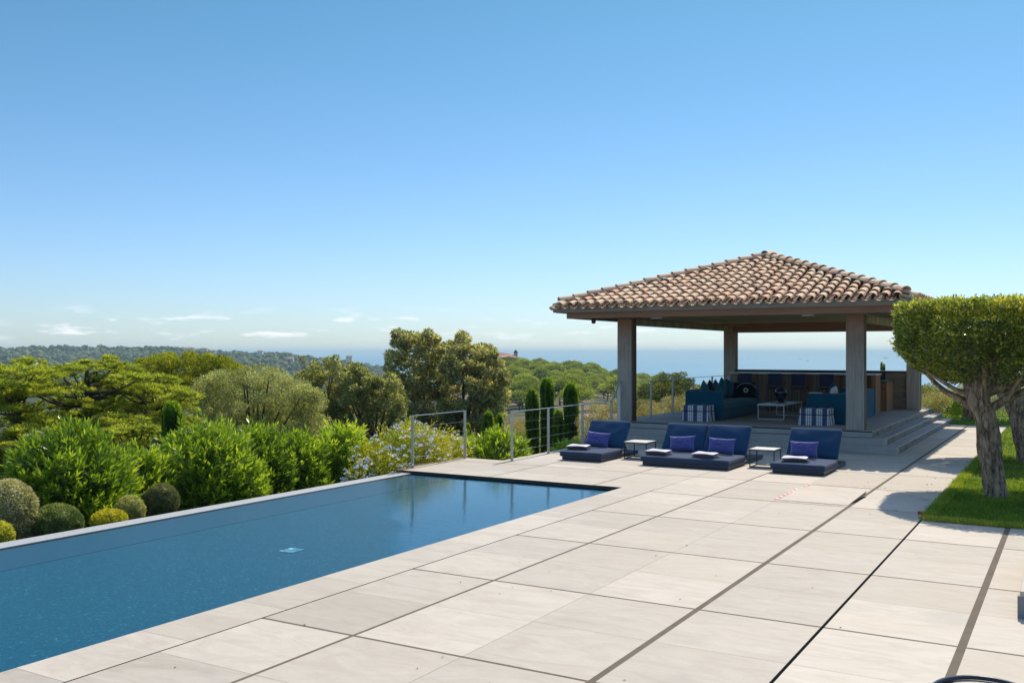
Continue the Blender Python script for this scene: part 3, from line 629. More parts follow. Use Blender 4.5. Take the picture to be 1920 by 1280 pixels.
def towel(x, y, z, lab, rz=0):
    t = empty('folded_towel', (x, y, z), lab, 'towel', 'folded towels on the loungers', rz)
    def slab(sx_, sy_, z0, z1, dx=0):
        m_ = MB(); 
        n = 9
        for sg in (0, 1):
            def fn(u, v, sg=sg):
                a, b = u*2-1, v*2-1; e = (1-a**8)*(1-b**8); zz = (z0+z1)/2+(1 if sg else -1)*(z1-z0)/2*e**.5
                return (dx+sx_/2*a, sy_/2*b, zz+.006*math.sin(a*3+b*2+z0*40))
            m_.grid(n, n, fn if sg else (lambda u, v: fn(1-u, v)))
        return m_
    slab(.50,.32,0,.042,.01).build('towel_fold', GREYF, t, True, smooth=True)
    slab(.48,.31,.038,.078,.0).build('towel_fold', GREYF, t, True, smooth=True)
    slab(.46,.30,.072,.112,-.01).build('white_fold', WHITEF, t, True, smooth=True)
FRM = m_plain('slate_frame', (.035,.045,.075), .45, var=.1)
def lounger(x0, x1, y0, nb, lab, yl=1.97):
    xc = (x0+x1)/2; wd = x1-x0
    t = empty('sun_lounger', (xc, y0+yl/2, 0), lab, 'sun lounger', 'low blue sun loungers on the terrace')
    fr_ = MB(); fr_.box(x0, x1, y0, y0+yl, .012, .075); fr_.build('frame', FRM, t, bevel=(.004,1))
    MB().box(x0, x1, y0+.0+yl*.56, y0+yl, .0755, .085).build('slatted_base', FRM, t)
    for fx in (x0+.08, x1-.08):
        for fy in (y0+.08, y0+yl-.08): MB().box(fx-.03, fx+.03, fy-.03, fy+.03, 0, .012).build('foot', BLKM, t)
    mo = soft(x0-.03, x1+.03, y0-.07, y0+1.06, .078, .20, .038, .012, .010, x0).build('mattress', NAVYT, t, smooth=True)
    for zz_ in (.098, .182): MB().tube([(x0-.034,y0+1.0,zz_),(x0-.034,y0-.05,zz_),(x0-.01,y0-.075,zz_),(x1+.01,y0-.075,zz_),(x1+.034,y0-.05,zz_),(x1+.034,y0+1.0,zz_)], .005, 6).build('piping', NAVYF, mo)
    bwid = (wd+.06)/nb
    for i in range(nb):
        b0 = x0-.03+i*bwid+.004; b1 = b0+bwid-.008
        bm_ = soft(-(b1-b0)/2, (b1-b0)/2, 0, .70, -.052, .052, .045, .014, .010, b0); ang = R(52)
        xform(bm_, ((b0+b1)/2, y0+1.09, .20), (ang, 0, 0))
        bm_.build('backrest', NAVYF, t, smooth=True)
        MB().bar(((b0+b1)/2-.25, y0+1.45, .5), ((b0+b1)/2-.25, y0+1.8, .08), .02, .02).build('backrest_strut', BLKM, t)
        MB().bar(((b0+b1)/2+.25, y0+1.45, .5), ((b0+b1)/2+.25, y0+1.8, .08), .02, .02).build('backrest_strut', BLKM, t)
    MB().lathe([(0,0),(.014,0),(.014,.003),(0,.003)], (0,0,0), 12)
    return t
lounger(-9.47, -8.55, 18.12, 1, 'single navy sun lounger nearest the wire fence')
lounger(-7.62, -5.83, 18.12, 2, 'wide double navy sun lounger with two raised backrests', 2.4)
lounger(-5.0, -4.04, 18.23, 1, 'single navy sun lounger at the foot of the pavilion steps on the right')
def lpil(x, y, lab, rz=0): pillow('pillow', (x, y, .385), (R(66), R(random.uniform(-5,5)), rz), (.56,.34,.17), PILB, lab, 'violet blue pillows on the loungers')
lpil(-9.08, 19.06, 'violet blue pillow on the lounger nearest the fence', .1); lpil(-7.12, 19.06, 'violet blue pillow on the left half of the double lounger', .08); lpil(-6.25, 19.0, 'violet blue pillow on the right half of the double lounger', .1); lpil(-4.62, 19.12, 'violet blue pillow on the right hand single lounger', .05)
towel(-9.22, 18.42, .20, 'folded navy and white towel on the lounger nearest the fence', .1); towel(-7.35, 18.32, .20, 'folded navy and white towel on the left half of the double lounger', -.1); towel(-6.35, 18.30, .20, 'folded navy and white towel on the right half of the double lounger', -.1); towel(-4.62, 18.45, .20, 'folded navy and white towel on the right hand single lounger', .1)
def side_table(x0, x1, y0, y1, lab):
    t = empty('side_table', ((x0+x1)/2, (y0+y1)/2, 0), lab, 'side table', 'small square side tables between the loungers'); h = .37
    MB().box(x0, x1, y0, y1, h-.014, h).build('tabletop', m_plain('pale_top', (.62,.58,.52), .5) if 'pale_top' not in bpy.data.materials else bpy.data.materials['pale_top'], t)
    MB().box(x0, x1, y0-.002, y0+.016, h-.03, h-.015).box(x0, x1, y1-.016, y1+.002, h-.03, h-.015).box(x0, x0+.016, y0+.016, y1-.016, h-.03, h-.015).box(x1-.016, x1, y0+.016, y1-.016, h-.03, h-.015).build('frame', BLKM, t)
    for x in (x0+.009, x1-.009):
        for y in (y0+.009, y1-.009): MB().box(x-.009, x+.009, y-.009, y+.009, .016, h-.03).build('leg', BLKM, t)
    MB().box(x0, x1, y0, y0+.018, 0, .016).box(x0, x1, y1-.018, y1, 0, .016).box(x0, x0+.018, y0+.018, y1-.018, 0, .016).box(x1-.018, x1, y0+.018, y1-.018, 0, .016).build('base_rail', BLKM, t)
side_table(-8.42, -7.9, 19.0, 19.55, 'square side table with thin black legs beside the lounger nearest the fence'); side_table(-5.63, -5.13, 18.85, 19.35, 'square side table with thin black legs between the double lounger and the right hand lounger')

def sofa(x0, x1, y0, y1, back, lab):
    """back='-x' or '+x': side that carries the long backrest"""
    t = empty('sofa', ((x0+x1)/2, (y0+y1)/2, DZ), lab, 'sofa', 'two facing teal sofas'); bx0, bx1 = (x0, x0+.2) if back == '-x' else (x1-.2, x1)
    ix0, ix1 = (x0+.2, x1) if back == '-x' else (x0, x1-.2)
    MB().box(x0+.012, x1-.012, y0+.012, y1-.012, DZ+.01, DZ+.3).build('skirt', TEAL, t, bevel=(.01,2))
    soft(bx0, bx1, y0+.14, y1-.14, DZ+.3, DZ+.80, .03, .01, .010, y0).build('backrest', TEAL, t, smooth=True)
    for a, b in ((y0, y0+.14), (y1-.14, y1)): soft(x0-.004, x1+.004, a, b, DZ+.02, DZ+.78, .025, .008, .010, a).build('arm', TEAL, t, smooth=True)
    soft(ix0, ix1+.01 if back == '-x' else ix1, y0+.145, y1-.145, DZ+.302, DZ+.46, .04, .015, .012, y0).build('seat_cushion', TEALS, t, smooth=True)
sofa(-9.25, -8.22, 25.0, 28.5, '-x', 'long teal sofa on the left side of the pavilion deck')
sofa(-5.97, -5.0, 25.0, 29.1, '+x', 'teal sofa with a tall back behind the right front column')
for i, (y, z, rt, mt_, lab) in enumerate(((25.45,.99,.2,TEALS,'teal cushion closest to the near arm of the left sofa'),(25.95,1.0,.3,DARKP,'dark cushion second along the left sofa'),(26.45,1.0,.1,TEALS,'teal cushion third along the left sofa'),(27.0,1.02,.25,TEALS,'teal cushion standing near the middle of the left sofa'),(27.6,1.03,.1,TEAL,'large dark teal cushion toward the far end of the left sofa'))):
    pillow('cushion', (-8.86, y, DZ+.46+.27+(.05 if i > 2 else 0)), (R(90), R(35 if i < 4 else 10), R(82)+rt*.5), (.5,.5,.18), mt_, lab, 'cushions on the left sofa')
dc = empty('emblem_cushion', (-8.55, 28.15, DZ+.70), 'black cushion with pale round emblem and piping at the far end of the left sofa', 'cushion')
xform(pillow_mb(.72,.5,.2), (0,0,0), (R(80),0,R(35))).build('cushion_body', DARKP, dc, True, smooth=True)
eb = MB(); eb.lathe([(.035,0),(.075,0),(.075,.006),(.035,.006)], (0,0,0), 20); xform(eb, (.065,-.098,-.0), (R(80),0,R(35))).build('emblem', m_plain('emblem_pale', (.5,.5,.5), .7), dc, True)
pp = MB().tube([(.30*math.cos(t_), .20*math.sin(t_), .07) for t_ in np.linspace(.2, 2.9, 18)], .007, 6); xform(pp, (.06,-.085,-.0), (R(80),0,R(35))).build('piping', bpy.data.materials['emblem_pale'], dc, True)
pillow('cushion', (-5.42, 25.5, DZ+.74), (R(75), 0, R(-80)), (.5,.46,.17), WHITEF, 'white cushion on the right sofa beside the front column', 'cushions on the right sofa')
pillow('cushion', (-5.50, 25.75, DZ+.76), (R(80), R(30), R(-75)), (.46,.46,.16), NAVYF, 'navy cushion on the right sofa beside the white one', 'cushions on the right sofa')
pillow('cushion', (-5.35, 27.4, DZ+.84), (R(80), R(20), R(-80)), (.5,.5,.18), TEAL, 'teal cushion showing above the back of the right sofa', 'cushions on the right sofa')
MB_t = MB().box(-5.93, -5.6, 25.02, 25.12, DZ+.782, DZ+.80); tag(MB_t.build('book', m_plain('book_white', (.72,.7,.66), .6), bevel=(.003,1)), 'slim white book lying on the near arm of the right sofa', 'book')

ct = empty('coffee_table', (-7.15, 26.9, DZ), 'low white metal coffee table between the two sofas', 'coffee table')
WM = m_plain('white_enamel', (.84,.84,.86), .35)
MB().box(-7.52, -6.78, 25.9, 27.85, DZ+.385, DZ+.42).build('tabletop', WM, ct, bevel=(.004,2))
for y in (25.93, 27.82):
    MB().tube([(-7.50,y,DZ+.385),(-7.50,y,DZ+.04),(-7.485,y,DZ+.018),(-7.46,y,DZ+.012),(-6.84,y,DZ+.012),(-6.815,y,DZ+.018),(-6.80,y,DZ+.04),(-6.80,y,DZ+.385)], .013, 8).build('leg', WM, ct, smooth=True)
vz = MB().lathe([(0,0),(.085,0),(.09,.015),(.11,.08),(.155,.19),(.168,.26),(.155,.32),(.11,.365),(.095,.375),(.11,.395),(.10,.395),(.08,.37),(0,.36)], (-7.12, 26.85, DZ+.441), 32)
tag(vz.build('vase', m_plain('black_glaze', (.008,.010,.035), .08, spec=.8, var=.3, sc=3), smooth=True), 'glossy black blue vase on the white coffee table', 'vase')
tag(MB().box(-7.36, -6.98, 26.62, 27.0, DZ+.4205, DZ+.44).build('tray', m_plain('slate_tray', (.16,.15,.15), .5), bevel=(.003,1)), 'thin dark tray under the vase', 'tray')

m, nt, o = mat_new('stripe_fabric'); se = N(nt, 'ShaderNodeSeparateXYZ', None, {0: N(nt, 'ShaderNodeTexCoord').outputs['Object']})
geo = N(nt, 'ShaderNodeNewGeometry'); 
nxz = N(nt, 'ShaderNodeSeparateXYZ', None, {0: N(nt, 'ShaderNodeTexCoord').outputs['Normal']}); side = math_(nt, 'GREATER_THAN', math_(nt, 'ABSOLUTE', nxz.outputs[0]), .7)
uu = N(nt, 'ShaderNodeMix', {'data_type': 'FLOAT'}, {0: side, 2: se.outputs[0], 3: se.outputs[1]}).outputs[0]
def stripes(x, per, off, duty): return math_(nt, 'LESS_THAN', math_(nt, 'FRACT', math_(nt, 'DIVIDE', math_(nt, 'ADD', x, off+100*per), per)), duty)
wide = stripes(uu, .262, .065, .40); thin = stripes(uu, .052, .01, .25); hzn = stripes(se.outputs[2], .085, .0, .10)
c = mixc(nt, math_(nt, 'MAXIMUM', thin, math_(nt, 'MULTIPLY', hzn, .5)), (.78,.76,.76), (.06,.065,.13)); c = mixc(nt, wide, c, (.09,.105,.20))
princ(nt, o, c, .9, 0, .15); STR = m
def pouf(x0, x1, y0, y1, lab):
    xc, yc = (x0+x1)/2, (y0+y1)/2; t = empty('pouf', (xc, yc, DZ), lab, 'pouf', 'striped poufs beside the sofas'); wx, wy = (x1-x0)/2, (y1-y0)/2
    MB().box(-wx, wx, -wy, wy, .26, .43).build('cushion_top', STR, t, True, smooth=True, bevel=(.04,4))
    sk = MB(); n = 64
    def prof(tt, z):
        k = tt*4; sd_ = int(k) % 4; f_ = (k-int(k))*2-1; fl = 1+.07*(1-z/.27)
        pl = .008*math.sin(tt*2*math.pi*18)*(1-z/.27)
        x, y = [(f_*wx, -wy-pl), (wx+pl, f_*wy), (-f_*wx, wy+pl), (-wx-pl, -f_*wy)][sd_]; return (x*fl, y*fl, z)
    sk.grid(n*2+1, 6, lambda u, v: prof(u*.99999, v*.27)); sk.build('skirt', STR, t, True)
    pp_ = MB().tube([(-wx-.006,-wy-.006,.265),(wx+.006,-wy-.006,.265),(wx+.006,wy+.006,.265),(-wx-.006,wy+.006,.265),(-wx-.006,-wy-.006,.265)], .009, 6); pp_.build('piping', NAVYF, t, True)
pouf(-9.05, -8.35, 24.28, 24.80, 'striped blue and white pouf in front of the left sofa'); pouf(-6.02, -5.28, 24.42, 24.95, 'striped blue and white pouf in front of the right sofa')

# ---------------- wire fences
STL = m_plain('brushed_steel', (.50,.48,.44), .45, .3, var=.08); STLR = m_plain('rail_steel', (.62,.62,.61), .3, .8, var=.05)
def fence(lab, posts, cables=(.2,.4,.6,.8), rail_ext=0.0):
    p0 = Vector(posts[0]); t = empty('wire_fence', p0, lab, 'fence', 'steel posts with wire cables')
    for p in posts: MB().box(p[0]-.03, p[0]+.03, p[1]-.011, p[1]+.011, p[2], p[2]+1.02).build('post', STL, t, bevel=(.003,1))
    for a, b in zip(posts[:-1], posts[1:]):
        a, b = Vector(a), Vector(b); d = (b-a).normalized()*.03
        MB().bar(a-d+Vector((0,0,1.03)), b+d+Vector((0,0,1.0301)), .045, .014).build('top_rail', STLR, t)
        for h in cables: MB().tube([a+Vector((0,0,h)), b+Vector((0,0,h))], .0035, 6).build('cable', STLR, t)
    return t
fence('short section of steel wire fence at the far pool corner behind the flowering shrub', [(-11.38,15.36,0), (-11.4,17.28,0)])
fb = fence('long section of steel wire fence behind the lounger on the left', [(-10.3,17.42,0), (-10.33,19.1,0), (-10.36,20.9,0), (-10.4,22.66,0)])
MB().tube([(-10.4,22.66,1.04),(-10.42,22.85,1.10),(-10.44,23.25,1.50),(-10.44,23.34,1.53),(-10.44,23.38,1.49)], .022, 8).build('hand_rail', STL, fb, smooth=True)
pp_ = MB().box(-10.50, -10.41, 23.24, 23.28, DZ-.47, 1.45); pp_.build('post', m_plain('pale_post', (.70,.67,.58), .6), fb)
fence('steel wire fence along the left side of the pavilion deck', [(-10.42,y,DZ) for y in (24.0,25.4,27.1,28.9,30.7,32.4)])

# ---------------- plinth and dark ring at the right edge
pl = empty('stone_plinth', (.55, 10.6, 0), 'low plinth of thin stones with a pale slab on top at the right edge', 'plinth')
MB().box(-.42, 1.6, 9.34, 12.0, .19, .235).build('slab_top', STONE, pl, bevel=(.004,1))
MB().box(-.35, 1.6, 9.42, 11.95, 0.006, .189).build('stone_body', m_brick('dry_stone', (.42,.30,.20), (.28,.19,.13), (.10,.08,.06), 1.0, .16, .045), pl)
MB().box(-.44, -.36, 9.36, 9.44, .0, .188).build('corner_trim', m_plain('grey_trim', (.22,.22,.23), .6), pl)
MB().box(-.42,-.28,11.3,11.42,.236,.25).box(-.40,-.38,11.3,11.42,.25,.31).box(-.40,-.28,11.3,11.42,.30,.315).build('metal_fitting', BLKM, pl)
hs = empty('curved_tube', (-.52, 7.0, 0), 'dark blue curved tube lying on the paving at the bottom right edge', 'tube')
ring_pts = [(-.52+.33*math.cos(t_), 7.02+.42*math.sin(t_), .02) for t_ in np.linspace(0, 2*math.pi, 49)]
MB().tube(ring_pts, .016, 8).build('tube_loop', m_plain('dark_blue_rubber', (.01,.02,.045), .3), hs, smooth=True)

# ================================================================== PLANTS
BARK = m_wood('bark', (.34,.27,.205), (.13,.10,.075), 2, sc=.5); BARKD = m_plain('dark_bark', (.085,.065,.05), .95, var=.4, sc=6, bump=.8, bsc=20)
def m_gnarl():
    m, nt, o = mat_new('gnarled_bark'); v = objc(nt, (1.6,1.6,.5))
    g_ = noise_(nt, v, 9, 8, .7, .8); c = ramp(nt, g_, [(.36,(.06,.045,.035)), (.5,(.32,.225,.15)), (.64,(.60,.45,.315))])
    princ(nt, o, c, .95, 0, .15, bump_(nt, g_, 1.0, .05)); return m
GN = m_gnarl()
def gfn(seed, amp=.2):
    def f(t, i, p):
        q = Vector((math.cos(t)*1.6, math.sin(t)*1.6, p.z*1.1+seed)); n1 = mnoise.noise(q*1.3); n2 = mnoise.noise(q*3.5+Vector((5,0,0)))
        n3 = mnoise.noise(Vector((math.cos(t)*5, math.sin(t)*5, p.z*5+seed))); rg = 1-abs(mnoise.noise(Vector((math.cos(t)*2.4, math.sin(t)*2.4, p.z*1.6+seed+9))))*2.2
        return 1+amp*math.sin(4*t+p.z*2.2+seed)*.35+amp*n1*1.5+amp*.9*n2+amp*.7*n3+amp*.6*(rg-.6)
    return f
def interp_path(pts, k=5):
    out_ = []; P = [Vector(p) for p in pts]
    for i in range(len(P)-1):
        p0, p1, p2, p3 = P[max(i-1,0)], P[i], P[i+1], P[min(i+2,len(P)-1)]
        for j in range(k):
            t = j/k; out_.append(.5*((2*p1)+(-p0+p2)*t+(2*p0-5*p1+4*p2-p3)*t*t+(-p0+3*p1-3*p2+p3)*t**3))
    out_.append(P[-1]); return out_
def path_tube(mb, pts, rads, n=10, k=5, fn=None):
    pp_ = interp_path(pts, k); rr = np.interp(np.linspace(0, len(pts)-1, len(pp_)), range(len(pts)), rads); mb.tube(pp_, list(rr), n, fn)

# clipped flat-topped trees on the lawn
HEDGE = m_leaf('clipped_leaves', [(.04,.065,.018), (.12,.175,.035), (.27,.33,.06), (.62,.57,.16)], .5, 1.35, .33, .8, 2.2)
def hedge_crown_shape(zt=3.15, zs=2.35, zb=1.72, R0=1.72, seed=0):
    def rad(z, th):
        n_ = 1+.045*math.sin(3*th+seed)+.03*math.sin(7*th+seed*2)
        if z > zs: return R0*n_*(1-.06*((z-zs)/(zt-zs))**3)
        t = (zs-z)/(zs-zb); return R0*n_*(math.sqrt(max(0, 1-t**2.0))*.72+.28*(1-t*.55))
    return rad
def hedge_tree(base, top_c, nl, ls, lab, seed, R0=1.72, zt=3.08, trunk_r=.165, lean=(-.26,.1), zb=1.72):
    t = empty('clipped_tree', base, lab, 'tree', 'flat topped clipped trees on the lawn'); bx, by = base[0], base[1]; cx, cy = top_c
    tk = MB(); f = gfn(seed)
    path_tube(tk, [(bx,by,-.05),(bx,by,.12),(bx+lean[0]*.25,by,.6),(bx+lean[0]*.5,by+lean[1]*.4,1.15),(bx+lean[0],by+lean[1],1.75),(cx,cy,2.5)], [trunk_r*1.25,trunk_r*1.05,trunk_r*.92,trunk_r*.95,trunk_r*1.15,trunk_r*.35], 44, 14, f)
    for k in range(9):
        th = k*2*math.pi/9+seed; rr = R0*random.uniform(.55,.85); z0 = random.uniform(1.2,1.65); c0 = Vector((bx+lean[0]*z0/1.75, by+lean[1]*z0/1.75, z0)); e = Vector((cx+rr*math.cos(th), cy+rr*math.sin(th), random.uniform(2.0,2.5)))
        m_ = c0.lerp(e, .5)+Vector((random.uniform(-.12,.12), random.uniform(-.12,.12), random.uniform(-.15,.0)))
        path_tube(tk, [c0, c0.lerp(m_,.5)+Vector((0,0,.03)), m_, e], [trunk_r*.45,trunk_r*.34,trunk_r*.24,.02], 12, 5, gfn(seed+k, .22))
    tk.build('trunk', GN, t, smooth=True)
    rad = hedge_crown_shape(zt=zt, R0=R0, seed=seed, zb=zb); parts = []
    # side + underside + top surface samples
    n1 = int(nl*.62); n2 = nl-n1
    z = zb+.05+(zt-zb-.05)*rng.random(n1)**.8; th = rng.random(n1)*2*np.pi
    rr = np.array([rad(a, b) for a, b in zip(z, th)])*(1-.22*rng.random(n1)**1.8)+rng.normal(size=n1)*.025
    lump = np.array([mnoise.noise(Vector((math.cos(b)*2.2, math.sin(b)*2.2, a*2.2+seed))) for a, b in zip(z, th)]); rr = rr*(1+.05*lump)
    keep = lump+rng.normal(size=n1)*.25 > -.14
    P = np.stack([cx+rr*np.cos(th), cy+rr*np.sin(th), z+.02*lump], 1)[keep]; D = np.stack([np.cos(th), np.sin(th), .35+0*th], 1)[keep]+sph(keep.sum())*.9
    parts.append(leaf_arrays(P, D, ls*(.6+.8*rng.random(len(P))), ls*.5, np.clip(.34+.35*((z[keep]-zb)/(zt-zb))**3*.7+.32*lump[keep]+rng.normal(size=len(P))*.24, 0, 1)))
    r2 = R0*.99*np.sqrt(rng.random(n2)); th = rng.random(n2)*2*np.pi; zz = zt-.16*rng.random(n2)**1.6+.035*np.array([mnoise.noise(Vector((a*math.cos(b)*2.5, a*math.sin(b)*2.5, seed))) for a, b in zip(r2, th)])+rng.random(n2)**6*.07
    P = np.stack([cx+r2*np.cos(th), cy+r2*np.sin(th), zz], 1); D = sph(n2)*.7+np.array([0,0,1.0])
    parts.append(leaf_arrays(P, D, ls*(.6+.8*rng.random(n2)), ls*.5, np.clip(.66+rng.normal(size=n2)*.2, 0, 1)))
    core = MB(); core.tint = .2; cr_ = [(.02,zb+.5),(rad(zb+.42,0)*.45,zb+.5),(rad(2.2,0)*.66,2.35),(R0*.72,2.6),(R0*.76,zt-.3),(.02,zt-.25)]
    for q_ in range(420):
        th_ = random.uniform(0,6.283)
        if q_ % 3: z_ = random.uniform(zb+.2, zt-.05); rr_ = rad(z_, th_)*.97; dv = np.array([math.cos(th_), math.sin(th_), random.uniform(-.2,.7)])
        else: z_ = zt-.04; rr_ = R0*.97*math.sqrt(random.random()); dv = np.array([random.uniform(-.4,.4), random.uniform(-.4,.4), 1.0])
        p_ = np.array([cx+rr_*math.cos(th_), cy+rr_*math.sin(th_), z_]); ln_ = random.uniform(.05,.17); kk_ = 9
        P_ = p_+dv*np.linspace(0, ln_, kk_)[:,None]; parts.append(leaf_arrays(P_, sph(kk_)*.8+dv, ls*.9, ls*.45, np.full(kk_, random.uniform(.5,.95))))
    core.lathe(cr_, (cx,cy,0), 22)
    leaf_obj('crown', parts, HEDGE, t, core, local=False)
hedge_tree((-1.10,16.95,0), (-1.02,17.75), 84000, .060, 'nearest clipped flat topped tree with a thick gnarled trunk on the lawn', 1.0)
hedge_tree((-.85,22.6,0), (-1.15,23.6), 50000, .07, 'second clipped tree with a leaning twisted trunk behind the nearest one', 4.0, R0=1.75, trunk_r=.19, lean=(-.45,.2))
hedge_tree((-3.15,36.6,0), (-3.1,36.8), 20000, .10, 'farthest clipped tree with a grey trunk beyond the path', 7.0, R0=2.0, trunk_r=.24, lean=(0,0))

# oleanders
OLE = m_leaf('oleander_leaves', [(.035,.09,.012), (.12,.21,.02), (.30,.42,.035), (.50,.55,.08)], .5, 1.4, .33, .7, .9, .4)
def oleander_mesh(rx, rz, ns, seed, leafL=.18, leafW=.030, base=.35):
    """lance leaves in whorls round upright shoots that fill an egg-shaped bush"""
    parts = []; n = ns; d = sph(n); d[:,2] = np.abs(d[:,2])*1.1-.42*rng.random(n)
    d /= np.linalg.norm(d, axis=1, keepdims=True)
    lump = np.array([mnoise.noise(Vector(x)*1.9+Vector((seed,0,0))) for x in d])
    R_ = (1+.22*lump)*(1-.35*rng.random(n)**2.2)
    tip = d*R_[:,None]*np.array([rx,rx,rz]); tip[:,2] += rng.random(n)**5*.22*rz
    ax = d*np.array([.85,.85,.5])+np.array([0,0,.6])+sph(n)*.3; ax /= np.linalg.norm(ax, axis=1, keepdims=True)
    K = 15
    for k in range(K):
        s = k/(K-1); pos = tip-ax*(leafL*1.7*(s)); rv = sph(n); pe = np.cross(ax, rv); pe /= np.linalg.norm(pe, axis=1, keepdims=True)
        ang = .35+.95*s; D = ax*math.cos(ang)+pe*math.sin(ang)+np.array([0,0,-.05*s])
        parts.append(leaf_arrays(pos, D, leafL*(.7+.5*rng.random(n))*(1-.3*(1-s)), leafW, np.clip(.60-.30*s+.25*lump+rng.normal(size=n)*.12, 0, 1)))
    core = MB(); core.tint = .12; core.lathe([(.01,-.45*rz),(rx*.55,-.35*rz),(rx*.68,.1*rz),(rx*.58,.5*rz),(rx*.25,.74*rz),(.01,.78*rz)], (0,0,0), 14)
    st_ = MB()
    for k in range(14):
        th = random.uniform(0, 6.28); q = Vector((math.cos(th), math.sin(th), 0)); path_tube(st_, [q*.08+Vector((0,0,-rz*1.0)), q*rx*.3+Vector((0,0,-.3*rz)), q*rx*.6+Vector((0,0,.4*rz))], [.02,.015,.008], 5, 3)
    return parts, core, st_
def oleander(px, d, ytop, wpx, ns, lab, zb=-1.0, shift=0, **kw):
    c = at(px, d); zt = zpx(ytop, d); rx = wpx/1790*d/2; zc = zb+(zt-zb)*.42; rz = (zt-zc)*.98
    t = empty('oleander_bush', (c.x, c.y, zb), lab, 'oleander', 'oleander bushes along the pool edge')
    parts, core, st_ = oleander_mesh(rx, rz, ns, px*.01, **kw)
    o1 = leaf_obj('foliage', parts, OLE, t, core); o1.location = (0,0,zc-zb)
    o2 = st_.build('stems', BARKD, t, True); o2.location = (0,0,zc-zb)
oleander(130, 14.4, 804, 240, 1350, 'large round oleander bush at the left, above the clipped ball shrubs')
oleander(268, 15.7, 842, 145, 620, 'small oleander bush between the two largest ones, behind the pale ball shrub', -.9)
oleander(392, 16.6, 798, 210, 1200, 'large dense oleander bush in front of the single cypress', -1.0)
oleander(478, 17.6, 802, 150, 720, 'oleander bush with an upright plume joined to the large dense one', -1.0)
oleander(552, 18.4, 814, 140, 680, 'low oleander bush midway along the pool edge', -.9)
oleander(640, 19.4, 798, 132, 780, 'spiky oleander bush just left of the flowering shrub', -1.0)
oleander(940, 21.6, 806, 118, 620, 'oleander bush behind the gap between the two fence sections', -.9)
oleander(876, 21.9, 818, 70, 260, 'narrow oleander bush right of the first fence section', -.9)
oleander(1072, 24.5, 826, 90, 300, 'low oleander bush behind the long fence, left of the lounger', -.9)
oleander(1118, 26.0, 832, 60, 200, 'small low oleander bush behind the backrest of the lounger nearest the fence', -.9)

# clipped ball shrubs
def ball(px, d, ytop, wpx, ybot, cols, lab, nm='ball_shrub', n=9000, ls=.028, sq=1.0, rough=0.0):
    c = at(px, d); zt, zb = zpx(ytop, d), zpx(ybot, d)-.12; rx = wpx/1790*d/2; rz = (zt-zb)/2; zc = (zt+zb)/2
    t = empty(nm, (c.x, c.y, zb), lab, 'shrub', 'clipped ball shrubs along the pool edge'); dd = sph(n)
    lump = np.array([mnoise.noise(Vector(x)*3+Vector((px,0,0))) for x in dd]); rr = (1-.13*rng.random(n)**2+.05*lump+rough*rng.normal(size=n)*.05)
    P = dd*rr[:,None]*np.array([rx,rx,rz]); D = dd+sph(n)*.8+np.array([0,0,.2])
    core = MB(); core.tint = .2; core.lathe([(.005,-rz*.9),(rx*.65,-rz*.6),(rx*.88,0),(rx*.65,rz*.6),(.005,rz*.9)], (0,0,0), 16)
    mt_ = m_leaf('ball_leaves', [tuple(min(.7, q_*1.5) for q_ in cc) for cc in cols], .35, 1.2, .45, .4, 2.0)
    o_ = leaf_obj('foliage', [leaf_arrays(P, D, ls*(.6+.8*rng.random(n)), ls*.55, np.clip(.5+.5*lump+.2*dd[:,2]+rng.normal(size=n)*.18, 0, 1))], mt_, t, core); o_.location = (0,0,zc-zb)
    MB().tube([(0,0,-.35),(0,0,rz)], .025, 6).build('stem', BARKD, t, True)
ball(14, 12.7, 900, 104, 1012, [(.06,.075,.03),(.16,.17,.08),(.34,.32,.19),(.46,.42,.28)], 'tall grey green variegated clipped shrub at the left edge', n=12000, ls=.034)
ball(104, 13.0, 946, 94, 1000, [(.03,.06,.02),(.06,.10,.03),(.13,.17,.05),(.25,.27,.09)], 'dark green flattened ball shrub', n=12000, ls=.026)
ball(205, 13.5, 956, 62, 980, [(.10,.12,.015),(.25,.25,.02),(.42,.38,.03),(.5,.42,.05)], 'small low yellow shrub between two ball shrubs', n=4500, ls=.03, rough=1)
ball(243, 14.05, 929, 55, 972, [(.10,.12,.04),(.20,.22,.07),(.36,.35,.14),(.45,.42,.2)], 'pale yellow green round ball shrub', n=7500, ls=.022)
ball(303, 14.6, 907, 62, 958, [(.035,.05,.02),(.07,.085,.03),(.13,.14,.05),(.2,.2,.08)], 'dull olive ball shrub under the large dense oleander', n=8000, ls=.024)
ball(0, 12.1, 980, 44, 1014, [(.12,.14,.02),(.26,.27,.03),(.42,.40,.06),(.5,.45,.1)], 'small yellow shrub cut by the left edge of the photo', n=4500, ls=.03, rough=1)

# flowering shrub (pale blue flowers)
PLB = m_leaf('plumbago_leaves', [(.08,.14,.015),(.24,.30,.03),(.46,.46,.045),(.62,.54,.08)], .45, 1.25, .5, .35, 1.4)
FLW = m_plain('pale_blue_petals', (.84,.84,.88), .7, var=.1)
fl = empty('flowering_shrub', tuple(at(760, 20.2, -.9)), 'sprawling yellow green shrub with pale blue white flowers at the far pool corner', 'shrub')
cls = []
for (px_, d_, yt, wp, hp_) in ((690,18.9,872,70,30),(700,19.2,838,95,42),(742,19.6,815,95,46),(770,20.3,800,85,46),(800,20.7,812,90,44),(838,21.4,826,90,36),(862,21.9,832,60,30),(720,19.0,856,95,36),(800,20.4,840,100,36),(850,21.2,845,80,30),(672,18.5,878,50,22)):
    c = at(px_, d_); s_ = d_/1790; cls.append(((c.x, c.y, zpx(yt, d_)-hp_*.0*s_-.32), (wp/2*s_, wp/2*s_, .42), random.uniform(.35,.65)))
pr = clump_leaves(cls, 42000, .045, .022, .4, .2, .35)
